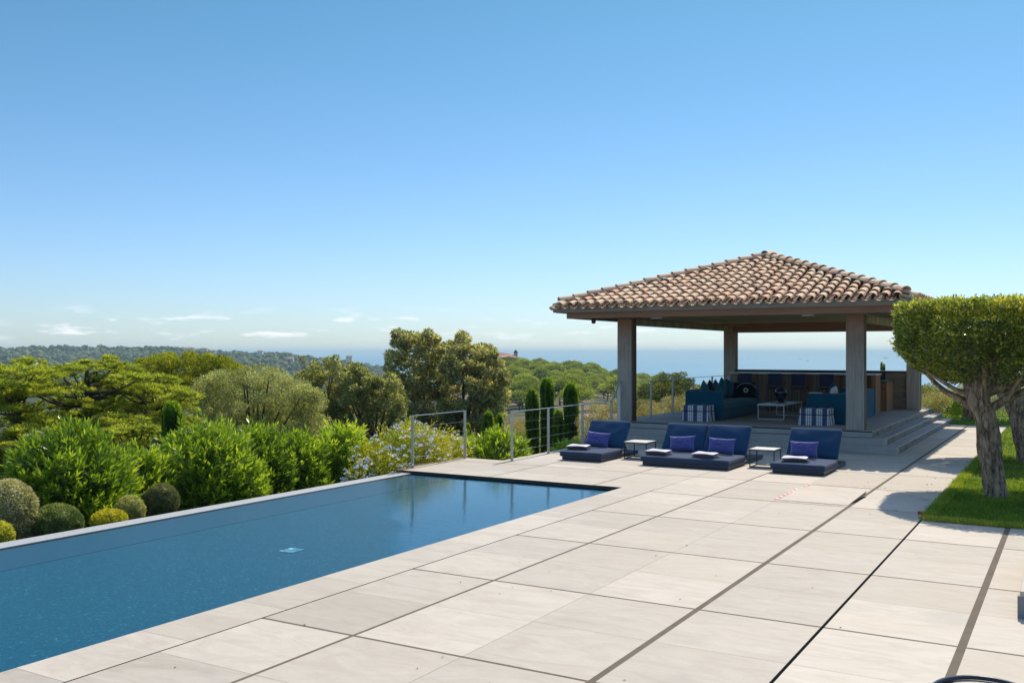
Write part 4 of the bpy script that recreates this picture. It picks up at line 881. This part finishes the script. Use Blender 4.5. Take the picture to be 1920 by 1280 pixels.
# long arching sprays
fp = []
for (c, r, t_) in cls:
    n = 9; dd = sph(n); dd[:,2] = np.abs(dd[:,2])+.4; dd /= np.linalg.norm(dd, axis=1, keepdims=True)
    for x in dd:
        for s in np.linspace(.9, 1.5, 14):
            p = np.array(c)+x*np.array(r)*s; pr.append(leaf_arrays(p[None,:], sph(1)+x*.6, .05, .024, np.array([.75])))
leaf_obj('foliage', pr, PLB, fl, local=False)
nf = 330; fparts = []
for k in range(nf):
    c, r, t_ = random.choice(cls); x = sph(1)[0]; x[2] = abs(x[2])*.9+.05; x[1] -= .3; x /= np.linalg.norm(x); p = np.array(c)+x*np.array(r)*random.uniform(1.0,1.22)
    q = 11; D = sph(q); D[:,2] = np.abs(D[:,2]); fparts.append(leaf_arrays(p+D*.02, D, .042, .034, np.full(q, .5), .6))
leaf_obj('flowers', fparts, FLW, fl, local=False)

# columnar cypresses
CYP = m_leaf('cypress_scales', [(.03,.08,.012),(.09,.19,.02),(.22,.36,.035),(.38,.50,.06)], .5, 1.2, .6, .2, 3.0)
def cypress(px, d, ytop, wpx, zb, lab, n=9000, point=.25, nm='cypress', ls=.11):
    c = at(px, d); zt = zpx(ytop, d); r = wpx/1790*d/2; H = zt-zb
    t = empty(nm, (c.x, c.y, zb), lab, 'cypress', 'columnar cypresses on the garden slope')
    u = rng.random(n)**.85; th = rng.random(n)*2*np.pi
    prof = np.where(u > 1-point, np.sqrt(np.maximum(0, 1-((u-(1-point))/point)**2))*.96+.04, 1.0)*(1-.12*(1-u))
    lump = np.array([mnoise.noise(Vector((math.cos(b)*2, math.sin(b)*2, a*H*1.3+px))) for a, b in zip(u, th)])
    rr = r*prof*(1-.15*rng.random(n)**2+.13*lump); P = np.stack([rr*np.cos(th), rr*np.sin(th), u*H*.98], 1)
    D = np.stack([np.cos(th)*.28, np.sin(th)*.28, np.full(n, 1.0)], 1)+sph(n)*.22
    core = MB(); core.tint = .05; core.lathe([(r*.6,0),(r*.8,H*.3),(r*.8,H*(1-point)),(r*.5,H*(1-point*.35)),(.01,H*.97)], (0,0,0), 14)
    leaf_obj('foliage', [leaf_arrays(P, D, ls*(.6+.8*rng.random(n)), ls*.28, np.clip(.42+.5*lump+.25*(u > .93)+rng.normal(size=n)*.14, 0, 1), .4)], CYP, t, core)
    MB().tube([(0,0,-.5),(0,0,H*.9)], .04, 6).build('trunk', BARKD, t, True)
cypress(323, 20.5, 754, 33, -1.9, 'single columnar cypress behind the large dense oleander', 10000, .15)
cypress(998, 42, 728, 25, -3.3, 'left one of the three tall cypresses behind the long fence', 9000, .22)
cypress(1026, 43, 707, 25, -3.3, 'tallest middle cypress behind the long fence', 11000, .14)
cypress(1071, 42, 716, 28, -3.3, 'right one of the three tall cypresses behind the long fence', 10000, .18)
cypress(1047, 41, 768, 20, -3.0, 'short cypress between the tallest one and the right one', 5000, .3)
cypress(916, 36, 772, 29, -2.4, 'rounded young cypress behind the gap in the fence', 6000, .6)
cypress(937, 37, 777, 15, -2.2, 'slim dark young cypress beside the rounded one', 3500, .5)
cypress(876, 36, 795, 18, -2.2, 'low young cypress seen right of the first fence section', 3500, .6)

# broad trees
def blob_tree(nm, px, d, lab, cat, clumps, mat, n, ls, wd, trunk=None, group='trees on the garden slope', zb=-4.5, up=.3, tj=.24, shell=.25, flat=None, outw=.8, sprigs=0):
    """clumps given in photo columns/rows at distance d (px, py, wpx, hpx[, dd])"""
    c0 = at(px, d); t = empty(nm, (c0.x, c0.y, zb), lab, cat, group); cl_ = []
    for cpx, cpy, wp, hp_, *dd in clumps:
        dq = d+(dd[0] if dd else random.uniform(-1,1)*.04*d); c = at(cpx, dq); s_ = dq/1790
        cl_.append(((c.x, c.y, zpx(cpy, dq)), (wp/2*s_, wp/2*s_, hp_/2*s_), random.uniform(.3,.65)))
    pr = clump_leaves(cl_, n, ls, wd, up, tj, shell, outw)
    leaf_obj('crown', pr, mat, t, local=False)
    tk = MB(); tops = random.sample(cl_, min(len(cl_), 14))
    tr = d*.0055 if trunk is None else trunk; pb_ = Vector((c0.x, c0.y, zb)); zmid = zb+(max(c[0][2] for c in cl_)-zb)*.33; pm = Vector((c0.x, c0.y, zmid))
    path_tube(tk, [pb_-Vector((0,0,.8)), pb_+Vector((.05,0,.4)), pm], [tr*1.3, tr, tr*.7], 9, 4)
    for c, r, t_ in tops:
        e = Vector(c); m_ = pm.lerp(e, .5)+Vector((0,0,-.25*r[2])); path_tube(tk, [pm, m_, e], [tr*.45, tr*.28, tr*.08], 6, 4)
    tk.build('trunk', BARKD, t)
    return t
def rnd_clumps(x0, x1, topf, botf, n, w, h):
    out_ = []
    for _ in range(n):
        x = random.uniform(x0, x1); yt, yb = topf(x), botf(x)
        if yb <= yt: continue
        y = yt+(yb-yt)*random.random()**1.3; s_ = random.uniform(.7,1.25); out_.append((x, y+h*.5*s_, w*s_, h*s_))
    return out_
OAK = m_leaf('oak_leaves', [(.09,.105,.045),(.25,.26,.12),(.44,.43,.22),(.65,.61,.38)], .55, 1.2, .45, .45, .35)
HOLM = m_leaf('holm_leaves', [(.07,.09,.03),(.19,.21,.075),(.34,.36,.15),(.52,.51,.26)], .52, 1.2, .45, .4, .4)
TAM = m_leaf('tamarisk_leaves', [(.12,.145,.065),(.26,.295,.13),(.43,.45,.22),(.62,.60,.37)], .52, 1.2, .6, .2, .5)
CON = m_leaf('conifer_sprays', [(.055,.085,.015),(.175,.225,.035),(.35,.41,.055),(.52,.53,.09)], .52, 1.25, .6, .2, .5)
YPN = m_leaf('yellow_pine_needles', [(.08,.11,.01),(.22,.26,.012),(.38,.40,.02),(.5,.48,.03)], .45, 1.25, .6, .2, .5)
def prof(pts):
    xs_, ys_ = zip(*pts); return lambda x: float(np.interp(x, xs_, ys_))
# twin tall oaks
blob_tree('holm_oak', 790, 58, 'tall open oak with two dark stems, left of the pair behind the first fence', 'tree',
  rnd_clumps(728, 850, prof([(725,690),(733,640),(745,616),(775,622),(800,612),(828,640),(850,668)]), prof([(725,780),(740,820),(850,840)]), 170, 21, 16), OAK, 27000, .21, .10, .26, zb=-5, sprigs=1)
blob_tree('holm_oak', 868, 56, 'tall oak on the right of the pair behind the first fence', 'tree',
  rnd_clumps(825, 948, prof([(825,680),(845,636),(868,620),(895,648),(912,640),(935,672),(950,710)]), prof([(825,840),(900,830),(930,790),(950,735)]), 170, 21, 16), OAK, 28000, .21, .10, .26, zb=-5)
blob_tree('holm_oak', 600, 46, 'dark holm oak with upright tips behind the tamarisk', 'tree',
  rnd_clumps(556, 665, prof([(555,690),(568,660),(588,676),(600,680),(628,660),(645,690),(665,672)]), prof([(555,840),(665,850)]), 150, 20, 17), HOLM, 24000, .13, .065, .18, zb=-4.5)
blob_tree('holm_oak', 700, 44, 'rounded dull green holm oak to the left of the tall pair', 'tree',
  rnd_clumps(640, 755, prof([(640,720),(665,668),(690,700),(712,708),(738,690),(755,745)]), prof([(640,840),(755,850)]), 160, 20, 17), HOLM, 26000, .13, .065, .18, zb=-4.5)
blob_tree('tamarisk', 475, 38, 'large feathery grey green tree in the middle of the left slope', 'tree',
  rnd_clumps(350, 610, prof([(350,740),(375,705),(420,682),(470,676),(520,688),(560,705),(600,735),(612,760)]), prof([(350,840),(450,860),(610,850)]), 170, 40, 26), TAM, 90000, .085, .032, .18, zb=-4.2, up=.5)
blob_tree('tamarisk', 352, 33, 'small pale feathery shrub beside the single cypress', 'shrub',
  rnd_clumps(318, 385, prof([(318,790),(350,770),(385,780)]), prof([(318,830),(385,840)]), 22, 24, 20), TAM, 9000, .08, .03, .1, zb=-3.5, up=.5)
blob_tree('holm_oak', 520, 54, 'dark mass of holm oak behind the feathery grey green tree', 'tree',
  rnd_clumps(400, 640, prof([(400,735),(500,720),(640,725)]), prof([(400,860),(640,870)]), 90, 44, 30), HOLM, 22000, .2, .1, .2, zb=-6)
# yellow pine dome
blob_tree('stone_pine', 330, 60, 'bright yellow green domed pine rising above the layered conifers', 'pine',
  rnd_clumps(215, 455, prof([(215,700),(240,684),(270,668),(310,661),(370,660),(410,664),(440,678),(458,695)]), prof([(215,712),(300,745),(455,740)]), 210, 26, 15), YPN, 70000, .16, .05, .25, zb=-7, up=.8, shell=.6)
# layered conifers
def layered(px, d, lab, tiers, n, zb=-4.0):
    c0 = at(px, d); t = empty('layered_conifer', (c0.x, c0.y, zb), lab, 'conifer', 'layered conifers on the left slope'); pr = []; tk = MB()
    pm = Vector((c0.x, c0.y, zb)); tot = sum(x[2] for x in tiers)
    for (cpx, cpy, wp, hp_, *dd) in tiers:
        dq = d+(dd[0] if dd else random.uniform(-2.2,2.2)); c = at(cpx, dq); s_ = dq/1790; z = zpx(cpy, dq); tt = random.uniform(.38,.62); k = int(n*wp/tot)
        az = random.uniform(0, 6.28); tx = Vector((math.cos(az), math.sin(az), 0)); m_ = max(4, int(wp/12))
        for j in range(m_):                    # tufts making up one flat spray tier
            a_ = random.uniform(0, 6.28); q = random.random()**.5; ox, oy = math.cos(a_)*q*wp/2*s_, math.sin(a_)*q*wp/2*s_
            oz = (1-q*q)*hp_*.5*s_+random.uniform(-.5,.3)*hp_*.3*s_; kk = max(8, k//m_); rad = wp*.16*s_*random.uniform(.7,1.3)
            d3 = sph(kk); P = np.array([c.x+ox, c.y+oy, z+oz])+d3*np.array([rad,rad,rad*.34])*(.4+.6*rng.random((kk,1)))
            P[:,2] += .18*rad*np.sin(P[:,0]*7+P[:,1]*5)
            D = d3*np.array([1,1,.25])+np.array([ox,oy,0])/(wp/2*s_)*.7+np.array([0,0,.35])+sph(kk)*.35
            pr.append(leaf_arrays(P, D, .09*(.6+.8*rng.random(kk)), .026, np.clip(tt+.18*d3[:,2]+rng.normal(size=kk)*.13, 0, 1)))
        e = Vector((c.x, c.y, z-.05)); b0 = Vector((c0.x, c0.y, z-.45)); path_tube(tk, [b0, b0.lerp(e,.55)-Vector((0,0,.12)), e], [.045,.03,.01], 6, 4)
    zt = max(zpx(x[1], d) for x in tiers); path_tube(tk, [pm-Vector((0,0,.5)), pm+Vector((.1,0,1.5)), Vector((c0.x+.1, c0.y, zt-.3))], [.2,.16,.04], 8, 4)
    leaf_obj('crown', pr, CON, t, local=False); tk.build('trunk', BARKD, t)
def tiers(x0, x1, topf, yb, n, w, h):
    out_ = []
    for i in range(n):
        x = random.uniform(x0, x1); yt = topf(x); u = random.random(); y = yt+h*.5+(yb-yt)*u**1.1; out_.append((x, y, w*random.uniform(.55,1.2), h*random.uniform(.7,1.2)))
    for x in np.linspace(x0, x1, 9): out_.append((x, topf(x)+h*.45, w*.8, h))
    return out_
layered(30, 25, 'dark shaded layered conifer cut by the left edge of the photo', tiers(-60, 85, prof([(-60,690),(20,690),(45,672),(85,700)]), 880, 66, 85, 17), 55000)
layered(160, 27, 'wide layered conifer with flat yellow green sprays above the large round oleander', tiers(60, 260, prof([(60,700),(100,690),(140,686),(190,684),(215,680),(260,700)]), 850, 92, 90, 16)+[(185,678,62,9,0),(205,673,40,8,.5)], 85000)
layered(290, 29, 'layered conifer in front of the bright domed pine', tiers(215, 350, prof([(215,715),(260,700),(300,705),(350,735)]), 840, 64, 80, 15), 60000)
layered(250, 23, 'low spreading brownish conifer behind the small oleander', tiers(195, 310, prof([(195,815),(240,800),(310,805)]), 880, 18, 70, 15), 18000, -3.2)

# pale olive shrubs behind fences and pavilion
PAL = m_leaf('pale_shrub_leaves', [(.15,.14,.06),(.30,.28,.13),(.46,.42,.22),(.58,.53,.32)], .42, 1.15, .6, .25, .8)
GRN = m_leaf('laurel_leaves', [(.03,.055,.012),(.075,.11,.02),(.17,.20,.035),(.32,.30,.05)], .35, 1.25, .4, .5, .7)
def bush(nm, px, d, lab, clumps, mat, n, ls, wd, zb, cat='shrub', group='shrubs beyond the pavilion and fence', **kw):
    return blob_tree(nm, px, d, lab, cat, clumps, mat, n, ls, wd, .05, group, zb, **kw)
bush('pale_shrub', 1110, 33, 'pale straw coloured shrub behind the long fence, left of the front column', rnd_clumps(1085,1168,prof([(1085,775),(1110,752),(1140,745),(1168,742)]),prof([(1085,850),(1168,850)]),40,30,22), PAL, 20000, .05,.02,-1.6)
bush('pale_shrub', 1210, 34, 'pale yellow shrub between the front column and the first deck post', rnd_clumps(1160,1232,prof([(1160,745),(1185,742),(1232,750)]),prof([(1160,800),(1232,795)]),30,28,20), PAL, 14000, .05,.02,-1.2)
bush('pale_shrub', 1275, 35, 'pale yellow shrub behind the second deck post of the pavilion fence', rnd_clumps(1228,1310,prof([(1228,752),(1260,740),(1310,735)]),prof([(1228,795),(1310,785)]),34,28,20), PAL, 15000, .05,.02,-1.2)
bush('pale_shrub', 1345, 38, 'pale yellow shrub above the left sofa, near the back column', rnd_clumps(1295,1385,prof([(1295,722),(1330,712),(1385,715)]),prof([(1295,775),(1385,770)]),40,28,20), PAL, 16000, .055,.022,-1.0)
bush('laurel', 1212, 46, 'dark green laurel behind the front left column', rnd_clumps(1190,1236,prof([(1190,725),(1212,715),(1236,718)]),prof([(1190,775),(1236,770)]),28,22,18), GRN, 12000, .07,.035,-1.8)
bush('laurel', 1262, 44, 'dark green laurel with an uneven top between the columns against the sea', rnd_clumps(1226,1312,prof([(1226,712),(1240,696),(1262,700),(1275,690),(1295,708),(1312,725)]),prof([(1226,760),(1312,755)]),50,20,18), GRN, 22000, .07,.035,-1.8)
bush('pale_shrub', 965, 48, 'dry yellowish shrub behind the first fence post of the long section', rnd_clumps(940,990,prof([(940,795),(965,775),(990,790)]),prof([(940,830),(990,830)]),22,22,18), m_leaf('dry_leaves', [(.16,.15,.04),(.3,.26,.06),(.45,.36,.09),(.5,.4,.16)], .35), 8000, .06,.025,-4)
bush('pale_shrub', 1030, 52, 'greyish shrub filling the slope behind the three tall cypresses', rnd_clumps(955,1090,prof([(955,800),(1000,775),(1050,765),(1090,760)]),prof([(955,840),(1090,835)]),46,28,20), TAM, 16000, .08,.03,-5)
bush('pale_shrub', 1778, 37, 'pale round shrub beyond the end of the path', rnd_clumps(1735,1812,prof([(1735,735),(1770,728),(1812,740)]),prof([(1735,785),(1812,782)]),36,26,20), PAL, 16000, .055,.022,-.2)
bush('laurel', 1802, 36, 'fresh green shrub beside the trunk beyond the path', rnd_clumps(1788,1815,prof([(1788,742),(1815,738)]),prof([(1788,782),(1815,780)]),16,20,18), OLE, 6000, .07,.03,-.2)
bush('laurel', 1752, 48, 'dark green bush behind the pale round shrub at the path end', rnd_clumps(1728,1830,prof([(1728,715),(1780,722),(1830,715)]),prof([(1728,775),(1830,770)]),30,34,22), HOLM, 12000, .10,.05,-.5)
bush('laurel', 1890, 46, 'dark green bush at the right edge beyond the lawn', rnd_clumps(1830,1960,prof([(1830,735),(1890,725),(1960,720)]),prof([(1830,780),(1960,775)]),36,36,24), HOLM, 14000, .10,.05,-.5)

# two small cypresses beyond the wall
for px_, yt, lab in ((1653, 679, 'left one of two tiny dark cypresses seen over the stone wall'), (1657.5, 682, 'right one of two tiny dark cypresses seen over the stone wall')):
    cypress(px_, 130, yt, 4.2, -9, lab, 2500, .5, ls=.3)

# ================================================================== UMBRELLA PINES on the hill
PIN = m_leaf('pine_needles', [(.035,.065,.015),(.12,.175,.03),(.30,.36,.055),(.46,.50,.09)], .42, 1.2, .6, .2, .08, .5)
def pine_proto(seed):
    t = empty('umbrella_pine', (0,0,0), 'domed umbrella pine on the green hillside between the oaks and the front left column', 'pine', 'umbrella pines on the hill'); r = 4.6; zc = 4.0; cl_ = []
    for k in range(34):
        a_ = random.uniform(0,6.28); q = random.random()**.5; cl_.append(((math.cos(a_)*q*r*.8, math.sin(a_)*q*r*.8, zc+(1-q*q)*1.9+random.uniform(-.2,.2)), (1.35,1.35,.75), random.uniform(.35,.7)))
    pr = clump_leaves(cl_, 5200, .42, .17, .8, .15, .6, 1.0); core = MB(); core.tint = .15
    core.lathe([(.02,zc+.1),(r*.62,zc-.15),(r*.72,zc+.25),(r*.5,zc+1.2),(.02,zc+1.8)], (0,0,0), 12); leaf_obj('crown', pr, PIN, t, core)
    tk = MB(); tk.tube([(0,0,-2),(.15,0,1.5),(.05,.1,zc+.4)], [.28,.22,.18], 7)
    for k in range(6): a_ = k*1.05+seed; tk.tube([(.1,0,2.2),(math.cos(a_)*1.4, math.sin(a_)*1.4, 3.2),(math.cos(a_)*2.6, math.sin(a_)*2.6, 4.2)], [.11,.08,.05], 5)
    tk.build('trunk', BARKD, t, True); return t
prot = [pine_proto(0), pine_proto(1), pine_proto(2)]; used = set(); cnt = 0; placed = []
random.seed(21); tries = 0
while cnt < 225 and tries < 9000:
    tries += 1
    d = math.sqrt(random.uniform(240**2, 575**2)); px_ = random.uniform(905, 1335)
    if px_ < 925 and d < 300: continue
    if 985 < px_ < 1150 and d < 300 and random.random() < .55: continue
    p = at(px_, d)
    if any((p.x-q.x)**2+(p.y-q.y)**2 < (7.3 if q.z > 380 else 9.5)**2 for q in placed): continue
    z = float(terrain_z(np.array([px_]), np.array([d]))[0])
    if px_ > 1195 and d < 380: continue
    k = random.randrange(3); o_ = prot[k] if k not in used else copy_tree(prot[k]); used.add(k)
    s_ = random.uniform(.75, 1.35); o_.location = (p.x, p.y, z-.5); o_.rotation_euler = (0,0,random.uniform(0,6.28)); o_.scale = (s_, s_, s_*random.uniform(.85,1.1)); p.z = d; placed.append(p); cnt += 1
for k in (0,1,2):
    if k not in used: bpy.data.objects.remove(prot[k])

# ================================================================== FAR WOODED RIDGE (stuff) and villas
def far_wood():
    ico = bmesh.new(); bmesh.ops.create_icosphere(ico, subdivisions=2, radius=1); bv = np.array([v.co[:] for v in ico.verts]); bf = np.array([[v.index for v in f.verts] for f in ico.faces]); ico.free()
    n = 6500; d = np.sqrt(rng.uniform(820**2, 1880**2, n)); px_ = rng.uniform(-120, 800, n)
    z = terrain_z(px_, d)+np.sin(px_*.031+d*.013)*np.clip(d/1800,0,1)*1.6+np.sin(px_*.011-d*.021)*np.clip(d/1800,0,1)*2.2
    l = (px_-960)/1790*d; X = l*_cy-d*_sy; Y = l*_sy+d*_cy; s_ = rng.uniform(2.2,4.6,n)*(1+.35*(rng.random(n) > .9)); hh = s_*rng.uniform(.55,1.0,n)
    k = len(bv); jit = 1+.22*rng.normal(size=(n,k,1)); V = bv[None]*jit*np.stack([s_,s_,hh],1)[:,None,:]+np.stack([X,Y,z+hh*.9],1)[:,None,:]
    T = np.repeat(np.clip(.45+.2*rng.normal(size=n),0,1), k); F = (bf[None]+np.arange(n)[:,None,None]*k).reshape(-1,3)
    me = bpy.data.meshes.new('far_wood'); me.vertices.add(n*k); me.vertices.foreach_set('co', V.astype(np.float32).ravel()); me.loops.add(F.size); me.loops.foreach_set('vertex_index', F.ravel().astype(np.int32))
    me.polygons.add(len(F)); me.polygons.foreach_set('loop_start', np.arange(0, F.size, 3, dtype=np.int32)); me.polygons.foreach_set('loop_total', np.full(len(F), 3, np.int32))
    a = me.attributes.new('tint', 'FLOAT', 'POINT'); a.data.foreach_set('value', T.astype(np.float32)); me.update(calc_edges=True)
    me.materials.append(m_leaf('far_leaves', [(.03,.05,.02),(.08,.11,.05),(.15,.18,.08),(.25,.26,.12)], .15, 1.1, .8, .1, .02)); o_ = bpy.data.objects.new('far_wood', me); C.objects.link(o_)
    tag(o_, 'distant wood of rounded trees covering the far ridge', 'wood', kind='stuff')
far_wood()
def villa(px, d, ypx, wm, hm, lab, roofc=(.45,.22,.14), wallc=(.72,.68,.62)):
    c = at(px, d); z = zpx(ypx, d); t = empty('villa', (c.x, c.y, z), lab, 'house', 'villas among the trees on the far ridge')
    nmw = 'villa_wall'; W_ = bpy.data.materials.get(nmw) or m_plain(nmw, wallc, .9); RF = bpy.data.materials.get('villa_roof') or m_plain('villa_roof', roofc, .9, var=.2, sc=.5)
    GL = bpy.data.materials.get('villa_glass') or m_plain('villa_glass', (.05,.06,.07), .3)
    MB().box(-wm/2, wm/2, -4, 4, -6, hm).build('wall', W_, t, True)
    MB().add([(-wm/2-.6,-4.6,hm),(wm/2+.6,-4.6,hm),(wm/2+.6,4.6,hm),(-wm/2-.6,4.6,hm),(-wm/2+2.5,0,hm+1.8),(wm/2-2.5,0,hm+1.8)], [(0,1,5,4),(1,2,5),(2,3,4,5),(3,0,4),(3,2,1,0)]).build('roof', RF, t, True)
    for k in range(max(2, int(wm/4))):
        x = -wm/2+2+k*4
        if x+1.4 < wm/2: MB().box(x, x+1.4, -4.05, -4.0, .8, 2.4).build('window', GL, t, True)
    t.rotation_euler = (0,0,YAW)
villa(57, 1130, 684, 14, 5, 'small pale house in the valley at the far left')
villa(357, 1690, 655, 15, 2.5, 'left white villa of the cluster on the ridge crest'); villa(382, 1680, 656, 13, 2.5, 'wide white villa of the cluster on the ridge crest'); villa(400, 1620, 660, 9, 2.5, 'low pale villa just right and below the crest cluster')
villa(488, 1650, 661, 9, 3, 'pale villa among trees where the ridge begins to fall'); villa(545, 1500, 675, 9, 3, 'small house on the descending side of the ridge')
villa(618, 1500, 688, 11, 3, 'pale low house near the right foot of the ridge'); villa(655, 1600, 672, 10, 4, 'house near the shoreline beside the last trees of the ridge')
# pink house with a turret on the pine hill
c = at(950, 560); z = zpx(676, 560); t = empty('turret_house', (c.x, c.y, z), 'pink roofed house with a small dark topped turret on the pine hill', 'house'); t.rotation_euler = (0,0,YAW)
PK = m_plain('pink_wall', (.60,.36,.27), .9); MB().box(-10, 6, -4, 4, -4, 2.0).build('wall', PK, t, True)
MB().add([(-10.5,-4.5,2.0),(6.5,-4.5,2.0),(6.5,4.5,2.0),(-10.5,4.5,2.0),(-7,0,5.2),(2.5,0,4.0)], [(0,1,5,4),(1,2,5),(2,3,4,5),(3,0,4),(3,2,1,0)]).build('roof', m_plain('pink_roof', (.55,.27,.18), .9), t, True)
MB().box(4.2, 6.4, -1, 1, 1.0, 4.6).build('turret', PK, t, True); MB().add([(3.8,-1.4,4.6),(6.8,-1.4,4.6),(6.8,1.4,4.6),(3.8,1.4,4.6),(5.3,0,6.6)], [(0,1,4),(1,2,4),(2,3,4),(3,0,4),(3,2,1,0)]).build('turret_roof', m_plain('dark_roof', (.05,.04,.04), .8), t, True)

# ---------------- boats on the sea
BW = m_plain('boat_white', (.8,.8,.8), .4); BD = m_plain('boat_dark', (.10,.13,.17), .6); FOAM = m_plain('foam', (.85,.88,.9), .8)
def boat(px, py, ln, lab, wake=0, dark=False, sail=False, wdir=-1):
    d = 1790*(EYE-SEA_Z)/(py-660); c = at(px, d, SEA_Z); t = empty('boat', c, lab, 'boat', 'boats far out on the sea'); t.rotation_euler = (0,0,YAW); mt_ = BD if dark else BW; b = ln*.13
    MB().add([(-ln/2,-b,0),(ln*.3,-b,0),(ln/2,0,0),(ln*.3,b,0),(-ln/2,b,0),(-ln/2,-b*1.1,b),(ln*.32,-b*1.1,b*1.1),(ln*.56,0,b*1.3),(ln*.32,b*1.1,b*1.1),(-ln/2,b*1.1,b)], [(0,1,6,5),(1,2,7,6),(2,3,8,7),(3,4,9,8),(4,0,5,9),(5,6,7,8,9)]).build('hull', mt_, t, True)
    MB().box(-ln*.3, ln*.12, -b*.6, b*.6, b*1.05, b*2.2).build('cabin', mt_, t, True)
    if sail: MB().tube([(0,0,b),(0,0,ln*1.2)], ln*.02, 5).build('mast', mt_, t, True); MB().add([(-.02*ln,0,ln*.2),(-.5*ln,.05*ln,ln*.2),(-.02*ln,0,ln*1.15),(-.02*ln,.02*ln,ln*.2)], [(0,1,2),(3,2,1)]).build('sail', m_plain('sail_cloth', (.75,.5,.35), .9), t, True)
    if wake: MB().add([(-ln/2,-b*.6,.15),(-ln/2,b*.6,.15),(wdir*wake,b*4,.15),(wdir*wake,-b*4,.15)], [(0,1,2,3)]).build('foam_wake', FOAM, t, True)
boat(1417, 671.5, 34, 'white boat with a short wake seen left of the right front column', 50); boat(1404, 672.0, 26, 'small white boat just left of another white boat', 30); boat(1391, 673.5, 24, 'white boat nearest the left back column', 45)
boat(1500, 674.2, 30, 'white motor boat trailing a long wake in the middle of the sea view', 150); boat(1514, 677.2, 26, 'white motor boat trailing a long wake closer to shore', 170)
boat(1563, 667.0, 42, 'boat with an orange pink sail left of the right front column', 0, sail=True); boat(1661, 672.3, 52, 'dark cargo ship right of the right front column', 0, dark=True)

# ================================================================== HAZE
hb = MB().box(-32000, 36000, -400, 45000, -76, 34)
m, nt, o = mat_new('haze_air'); pvn = N(nt, 'ShaderNodeVolumePrincipled', None, {'Color': (.66,.90,1.0,1), 'Density': .00014, 'Anisotropy': .1}); nt.links.new(pvn.outputs[0], o.inputs['Volume'])
HZ = hb.build('haze', m); tag(HZ, 'thin blue sea haze over the far ridge and sea', 'haze', kind='stuff')
